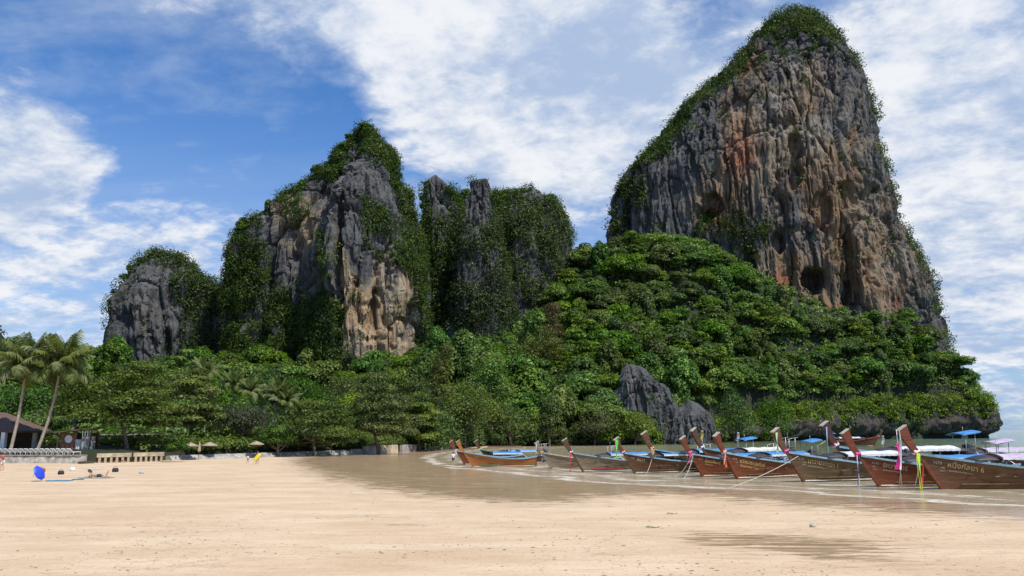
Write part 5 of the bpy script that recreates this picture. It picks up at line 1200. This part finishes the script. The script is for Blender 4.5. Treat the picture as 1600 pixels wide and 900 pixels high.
# mooring ropes
def rope(a, b, sag, label):
    A, Bv = Vector(a), Vector(b); pts = []
    for i in range(17): f = i/16; q = A.lerp(Bv, f); q.z -= sag*4*f*(1-f); pts.append(q-A)
    o = MB().tube(pts, .022, 5).build('mooring_rope', ROPE, None, tuple(A), sm=True); tag(o, label, 'rope', 'mooring ropes')
def neck(k): 
    b_ = B[k]; return b_.matrix_basis @ Vector((-RAKE*1.9, -.15, 1.95))
q = G(1134, 765, 0); rope(P(1247, 713, 52.5), (q[0], q[1], 0.02), .15, 'pale mooring rope running from the golden-prowed boat down to the shallows')
q = G(1053, 746, 0); rope(neck(8), (q[0], q[1], 0), .35, 'sagging mooring rope from the pink-bowed boat to the water on its left')
q = G(1068, 748, 0); rope(neck(8)+Vector((.1, 0, 0)), (q[0], q[1], 0), .3, 'shorter mooring rope below the pink bow')
q = G(1404, 764, 0); rope(P(1408, 705, 46), (q[0], q[1], 0), .3, 'thin rope hanging in front of the pink-knotted boat, left one')
q = G(1427, 765, 0); rope(neck(14), (q[0], q[1], 0), .25, 'thin rope curving from the nearest prow to the water')
q = G(1009, 741, 0); rope(neck(7), (q[0], q[1], 0), .3, 'thin rope below the salmon-yellow ribbons')

# ------------------------------------------------------------------ people
SKIN = plain('skin', (0.50, 0.27, 0.18), .55, .08, 6); HAIR = plain('dark_hair', (0.03, 0.02, 0.015), .6, .3, 12)
def skin_mesh(name, J, E, mat, sub=1):
    me = bpy.data.meshes.new(name); me.from_pydata([j[0] for j in J], E, []); o = bpy.data.objects.new(name, me); COL.objects.link(o)
    o.modifiers.new('skin', 'SKIN'); sv = me.skin_vertices[0].data
    for i, j in enumerate(J): sv[i].radius = (j[1], j[1] if len(j) < 3 else j[2]); sv[i].use_root = (i == 0)
    sb = o.modifiers.new('sub', 'SUBSURF'); sb.levels = sub; sb.render_levels = sub
    dg = bpy.context.evaluated_depsgraph_get(); dg.update(); r = bpy.data.meshes.new_from_object(o.evaluated_get(dg)); bpy.data.objects.remove(o)
    r.materials.clear(); r.materials.append(mat); r.polygons.foreach_set('use_smooth', np.ones(len(r.polygons), bool)); return r
STAND = dict(pelvis=(0, 0, .95), chest=(0, 0, 1.30), neck=(0, 0, 1.48), head=(0, -.02, 1.64), ls=(.19, 0, 1.42), rs=(-.19, 0, 1.42), le=(.25, .03, 1.14), re=(-.25, .03, 1.14), lh=(.26, -.08, .90), rh=(-.26, -.08, .90),
             lhip=(.10, 0, .90), rhip=(-.10, 0, .90), lk=(.11, -.06, .50), rk=(-.11, .06, .50), la=(.11, .02, .08), ra=(-.11, .16, .10), lt=(.11, -.14, .03), rt=(-.11, .02, .03))
PRONE = dict(pelvis=(0, 0, .13), chest=(-.38, 0, .22), neck=(-.55, 0, .36), head=(-.66, 0, .48), ls=(-.46, .19, .28), rs=(-.46, -.19, .28), le=(-.58, .24, .06), re=(-.58, -.24, .06), lh=(-.80, .10, .06), rh=(-.80, -.10, .06),
             lhip=(.10, .10, .12), rhip=(.10, -.10, .12), lk=(.50, .11, .08), rk=(.50, -.11, .08), la=(.66, .11, .46), ra=(.90, -.12, .07), lt=(.72, .11, .52), rt=(1.0, -.12, .05))
SUPINE = dict(pelvis=(0, 0, .13), chest=(-.40, 0, .14), neck=(-.60, 0, .15), head=(-.78, 0, .17), ls=(-.52, .19, .13), rs=(-.52, -.19, .13), le=(-.26, .30, .06), re=(-.26, -.30, .06), lh=(.0, .32, .05), rh=(.0, -.32, .05),
             lhip=(.10, .10, .12), rhip=(.10, -.10, .12), lk=(.42, .11, .36), rk=(.48, -.11, .12), la=(.66, .11, .07), ra=(.90, -.12, .07), lt=(.76, .11, .06), rt=(.93, -.12, .17))
def person(label, loc, rz, pose, top, bottom, s=1.0, hair=None, over=None, long=False):
    p = dict(pose); p.update(over or {}); names = list(p); ix = {n_: i for i, n_ in enumerate(names)}
    rad = dict(pelvis=.125, chest=.135, neck=.055, head=.095, ls=.06, rs=.06, le=.042, re=.042, lh=.028, rh=.028, lhip=.085, rhip=.085, lk=.058, rk=.058, la=.040, ra=.040, lt=.032, rt=.032)
    E = [('pelvis', 'chest'), ('chest', 'neck'), ('neck', 'head'), ('chest', 'ls'), ('chest', 'rs'), ('ls', 'le'), ('rs', 're'), ('le', 'lh'), ('re', 'rh'), ('pelvis', 'lhip'), ('pelvis', 'rhip'), ('lhip', 'lk'), ('rhip', 'rk'), ('lk', 'la'), ('rk', 'ra'), ('la', 'lt'), ('ra', 'rt')]
    o = empty('person', loc, rz, s); tag(o, label, 'person')
    me = skin_mesh('body', [(p[n_], rad[n_]) for n_ in names], [(ix[a], ix[b]) for a, b in E], SKIN, 2)
    bm = bmesh.new(); bm.from_mesh(me)
    def addm(mb):
        t = mb.mesh('t', SKIN); bm.from_mesh(t); bpy.data.meshes.remove(t)
    h = Vector(p['head']); nk = Vector(p['neck']); upv = (h-nk).normalized(); fwd = Vector((0, -1, 0)) if abs(upv.z) > .8 else (Vector((-1, 0, 0)) if upv.z > .3 else Vector((0, 0, 1)))
    sd_ = upv.cross(fwd).normalized()
    addm(MB().ellip(tuple(h+fwd*.105), (.018, .018, .022), 6, 4)); [addm(MB().ellip(tuple(h+sd_*(.095*g)), (.02, .02, .03), 6, 4)) for g in (-1, 1)]
    for hn, en in (('lh', 'le'), ('rh', 're')):     # palm, four fingers and a thumb
        w = Vector(p[hn]); d = (w-Vector(p[en])).normalized(); sdv = d.orthogonal().normalized(); nv = d.cross(sdv)
        addm(MB().tube([w, w+d*.05, w+d*.09], [.026, .038, .034], 6))
        for fi, ln in enumerate((.065, .078, .072, .055)):
            b0 = w+d*.085+sdv*(-.027+.018*fi); addm(MB().tube([b0, b0+d*ln*.55, b0+d*ln*.9+nv*ln*.3], [.009, .0085, .007], 5))
        b0 = w+d*.03+sdv*-.035; addm(MB().tube([b0, b0+d*.03-sdv*.025, b0+d*.06-sdv*.03], [.011, .010, .008], 5))
    bm.to_mesh(me); bm.free(); link('body', me, o)
    hm = MB().ellip(tuple(h+upv*.03-fwd*.025), (.112, .112, .112), 10, 7); 
    if long: hm.ellip(tuple(h-fwd*.08-upv*.08), (.09, .06, .13), 8, 5)
    hm.build('hair', hair or HAIR, o, sm=True)
    ey = MB(); [ey.ellip(tuple(h+fwd*.095+sd_*.035*g), (.012, .012, .009), 5, 4) for g in (-1, 1)]; ey.build('eyes', HAIR, o)
    if top:
        nn = ['pelvis', 'chest', 'ls', 'rs', 'le', 're']; r2 = [.14, .155, .085, .085, .062, .062]; pp = [p[n_] for n_ in nn]
        pp[4] = tuple(Vector(p['ls']).lerp(Vector(p['le']), .7)); pp[5] = tuple(Vector(p['rs']).lerp(Vector(p['re']), .7))
        link('shirt', skin_mesh('shirt', list(zip(pp, r2)), [(0, 1), (1, 2), (1, 3), (2, 4), (3, 5)], top, 1), o)
    if bottom:
        nn = [p['pelvis'], p['lhip'], p['rhip'], tuple(Vector(p['lhip']).lerp(Vector(p['lk']), .7)), tuple(Vector(p['rhip']).lerp(Vector(p['rk']), .7))]
        link('shorts', skin_mesh('shorts', list(zip(nn, [.145, .105, .105, .085, .085])), [(0, 1), (0, 2), (1, 3), (2, 4)], bottom, 1), o)
    return o
def ground(px, py):
    q = G(px, py, .2); z = float(sand_z(np.array([q[0]]), np.array([q[1]]))[0]); q = G(px, py, z); return (q[0], q[1], z)
C_ = lambda n_, c: plain(n_, c, .8, .15, 8)
NAVY = C_('navy_cloth', (0.02, 0.03, 0.10)); REDC = C_('red_cloth', (0.45, 0.03, 0.04)); WHC = C_('white_shirt', (0.70, 0.70, 0.70)); BLC = C_('blue_shirt', (0.06, 0.12, 0.42)); YEL = plain('yellow_vinyl', (0.85, 0.72, 0.02), .35, .08, 3)
g = ground(402, 725); person('adult in dark clothes walking on the sand with a yellow float', g, R_(70), STAND, NAVY, NAVY, .88, over=dict(lh=(.30, -.22, .98), le=(.30, .0, 1.16)))
o = empty('yellow_float', (g[0]+.05, g[1]-.36, g[2]+.82)); tag(o, 'bright yellow inflatable float carried by the walking adult', 'float'); o.rotation_euler = (0, R_(-48), 0); o.scale = (.72, .72, .72)
rg = []
for i in range(13):
    f = -1+2*i/12; w = .30*math.sqrt(max(.05, 1-f**6)); rg.append([(f*.72, .085*math.sin(a), w*math.cos(a)) for a in [2*math.pi*j/10 for j in range(10)]])
MB().loft(rg).build('air_bed', YEL, o, sm=True)
for i in range(4): MB().tube([(-.5+.33*i, -.092, -.25), (-.5+.33*i, -.098, .25)], .018, 5).build('air_rib', YEL, o)
g = ground(387, 724); person('small child in pale clothes walking left of the adult with the float', g, R_(60), STAND, WHC, BLC, .58)
g = ground(2, 735.5); person('person in red top and white shorts walking at the left edge', g, R_(-80), STAND, REDC, WHC, .98)
g = ground(153, 746.5); person('sunbather lying face down on a towel with lower legs raised', g, R_(2), PRONE, None, C_('dark_swimwear', (0.03, 0.03, 0.05)), 1.12, long=True)
g = ground(186, 722.5); person('person lying on the sand in front of the left balustrade wall', g, R_(3), SUPINE, C_('orange_top', (0.55, 0.16, 0.05)), NAVY, 1.0)
q = G(708, 722, 0); person('person in pale shirt wading beside the leftmost boat prows', (q[0], q[1], -.45), R_(30), STAND, WHC, NAVY, .98)
q = P(850, 707, 90); person('person in blue shirt wading behind the stern of the orange boat', (q[0], 90, -.35), R_(10), STAND, BLC, NAVY, .92)
q = P(798, 706, 92.5); person('person in dark shirt sitting aboard the dark green boat', (q[0], 92.5, .45), R_(200), STAND, NAVY, NAVY, .72, over=dict(lk=(.13, -.38, .88), rk=(-.13, -.38, .88), la=(.13, -.36, .48), ra=(-.13, -.36, .48), lt=(.13, -.50, .43), rt=(-.13, -.50, .43)))
# ------------------------------------------------------------------ things on the sand
g = ground(60, 752); o = empty('blue_umbrella', (g[0], g[1], g[2]+.62)); tag(o, 'open bright blue umbrella lying tilted on the sand', 'umbrella'); o.rotation_euler = Vector((.90, -.10, .42)).to_track_quat('Z', 'Y').to_euler(); o.scale = (.80, .80, .80)
k = 8; MB().loft([[(r*math.cos(2*math.pi*j/k), r*math.sin(2*math.pi*j/k), z) for j in range(k)] for r, z in ((.74, 0), (.62, .10), (.40, .175), (.15, .215), (.01, .22), (.01, .205), (.15, .20), (.40, .16), (.61, .085), (.73, -.01))], True, False).build('canopy', BLUECLOTH, o)
MB().tube([(0, 0, .28), (0, 0, -.62)], .014, 6).build('shaft', PIPE, o); MB().tube([(0, 0, -.62), (.03, 0, -.70), (.09, 0, -.70)], .02, 6).build('handle', DARKW, o)
for j in range(8): MB().tube([(0, 0, .16), (.70*math.cos(2*math.pi*j/k), .70*math.sin(2*math.pi*j/k), .02)], .006, 4).build('rib', PIPE, o)
def towel(px, py, w, d, mat, label, rz=0.0, sd_=1):
    g = ground(px, py); r = random.Random(sd_); xs_ = np.linspace(-w/2, w/2, 13); ys_ = np.linspace(-d/2, d/2, 8)
    V, Fq = grid_mesh(xs_, ys_, lambda X, Y: .05+.035*fbm(np.stack([X*1.0, Y, X*0+sd_], 1), (.3, .25, 1), 3, sd_))
    me = npmesh('t', V, Fq, mat, True); o = link('beach_towel', me, None, (g[0], g[1], g[2])); o.rotation_euler = (0, 0, rz); tag(o, label, 'towel', 'towels on the sand')
    md = o.modifiers.new('thick', 'SOLIDIFY'); md.thickness = .03
towel(93, 751.5, 1.7, .9, TEAL, 'teal beach towel lying right of the blue umbrella', .05, 3); towel(122, 749.5, .8, .7, TEAL, 'small crumpled teal towel between the towel and the sunbather', .4, 4)
towel(150, 747, 2.6, .9, plain('pale_teal_cloth', (0.16, 0.34, 0.36), .8, .2, 5), 'pale teal towel under the sunbather', .02, 5); towel(146, 733, 1.5, .8, CLOTHW, 'pale crumpled cloth on the sand behind the sunbather', .1, 6)
def bag(px, py, s, mat, label):
    g = ground(px, py); o = empty('beach_bag', g, .4, s); tag(o, label, 'bag', 'bags on the sand')
    rg = [[(a*math.cos(t_), b_*math.sin(t_), z) for t_ in [2*math.pi*j/12 for j in range(12)]] for a, b_, z in ((.20, .12, 0), (.27, .17, .06), (.25, .15, .22), (.20, .05, .32), (.18, .02, .35))]
    MB().loft(rg).build('bag_body', mat, o, sm=True); MB().tube([(-.14, 0, .33), (-.08, 0, .47), (.08, 0, .47), (.14, 0, .33)], .014, 5).build('strap', mat, o)
BLK = C_('black_bag', (0.02, 0.02, 0.025))
bag(95, 741.5, 1.0, BLK, 'dark bag on the sand above the teal towel'); bag(180, 737.5, 1.1, BLK, 'black bag on the sand right of the sunbather'); bag(66, 737.5, 1.0, C_('red_brown_bag', (0.25, 0.06, 0.04)), 'reddish bag just behind the blue umbrella'); bag(221, 740, .8, C_('grey_bag', (0.4, 0.4, 0.42)), 'small grey bag alone on the sand to the right'); bag(113, 735.5, .9, WHC, 'white bag on the sand behind the crumpled teal towel')
# wrack and sand pellets scattered over the near beach
k = 2600; px = RNG.uniform(-20, 1620, k); py = 735+170*RNG.random(k)**0.75
q = G(px, py, .1); cl = fbm(q*np.array([1, 2.2, 0]), (5, 5, 1), 3, 88); wi2 = inside(q[:, 0], q[:, 1], WPOLY)
ok = (RNG.random(k) < sstep(cl, -.15, .35)) & ~wi2; q = q[ok]; k = len(q); zq = sand_z(q[:, 0], q[:, 1]); sz = .007+.022*RNG.random(k)**3+.0004*q[:, 1]*RNG.random(k)
d3 = RNG.uniform(0, 6.28, k); bx_ = np.array([(-1, -.6, 0), (1, -.6, 0), (1, .6, 0), (-1, .6, 0), (.1, .05, .9)])
c, s2 = np.cos(d3), np.sin(d3); V = np.empty((k, 5, 3)); el = 1+2.2*RNG.random(k)**2
for j in range(5):
    x, y, z = bx_[j]; V[:, j, 0] = q[:, 0]+sz*(el*x*c-y*s2); V[:, j, 1] = q[:, 1]+sz*(el*x*s2*.5+y*c); V[:, j, 2] = zq+sz*z*.7+.003
b5 = np.arange(k)[:, None]*5; Fq = np.concatenate([b5+np.array([[0, 1, 4]]), b5+np.array([[1, 2, 4]]), b5+np.array([[2, 3, 4]]), b5+np.array([[3, 0, 4]])])
tag(link('beach_wrack', npmesh('beach_wrack', V.reshape(-1, 3), Fq, plain('wrack', (0.17, 0.105, 0.058), .9, .5, 3))), 'small dark sand pellets and bits of wrack over the near beach', 'wrack', kind='stuff')
for (x, y, ln, lab) in [(1020, 824, .55, 'single green leaf lying on the near sand'), (1050, 803, .5, 'dark twig of seaweed right of the green leaf'), (1270, 823, .25, 'small dark stone on the sand towards the right')]:
    g = ground(x, y); o = empty('beach_litter', g, .3); tag(o, lab, 'litter')
    mt = L_YELLOW if 'leaf' in lab else BLK
    if 'leaf' in lab: MB().strip([(-ln/2+ln*i/8, 0, .02+.03*math.sin(i*.8)) for i in range(9)], [(0, .01+.07*math.sin(math.pi*i/8), 0) for i in range(9)], .006).build('leaf_blade', C_('leaf_green', (0.07, 0.12, 0.03)), o)
    elif 'stone' in lab: MB().ellip((0, 0, .04), (ln*.5, ln*.35, .07), 9, 6).build('stone_body', STONE, o, sm=True)
    else:
        for j in range(6): MB().tube([(0, 0, .02), (.15*math.cos(j), .08*math.sin(j), .05), (.3*math.cos(j), .12*math.sin(j*1.3), .02)], .012, 4).build('frond_strand', BLK, o)
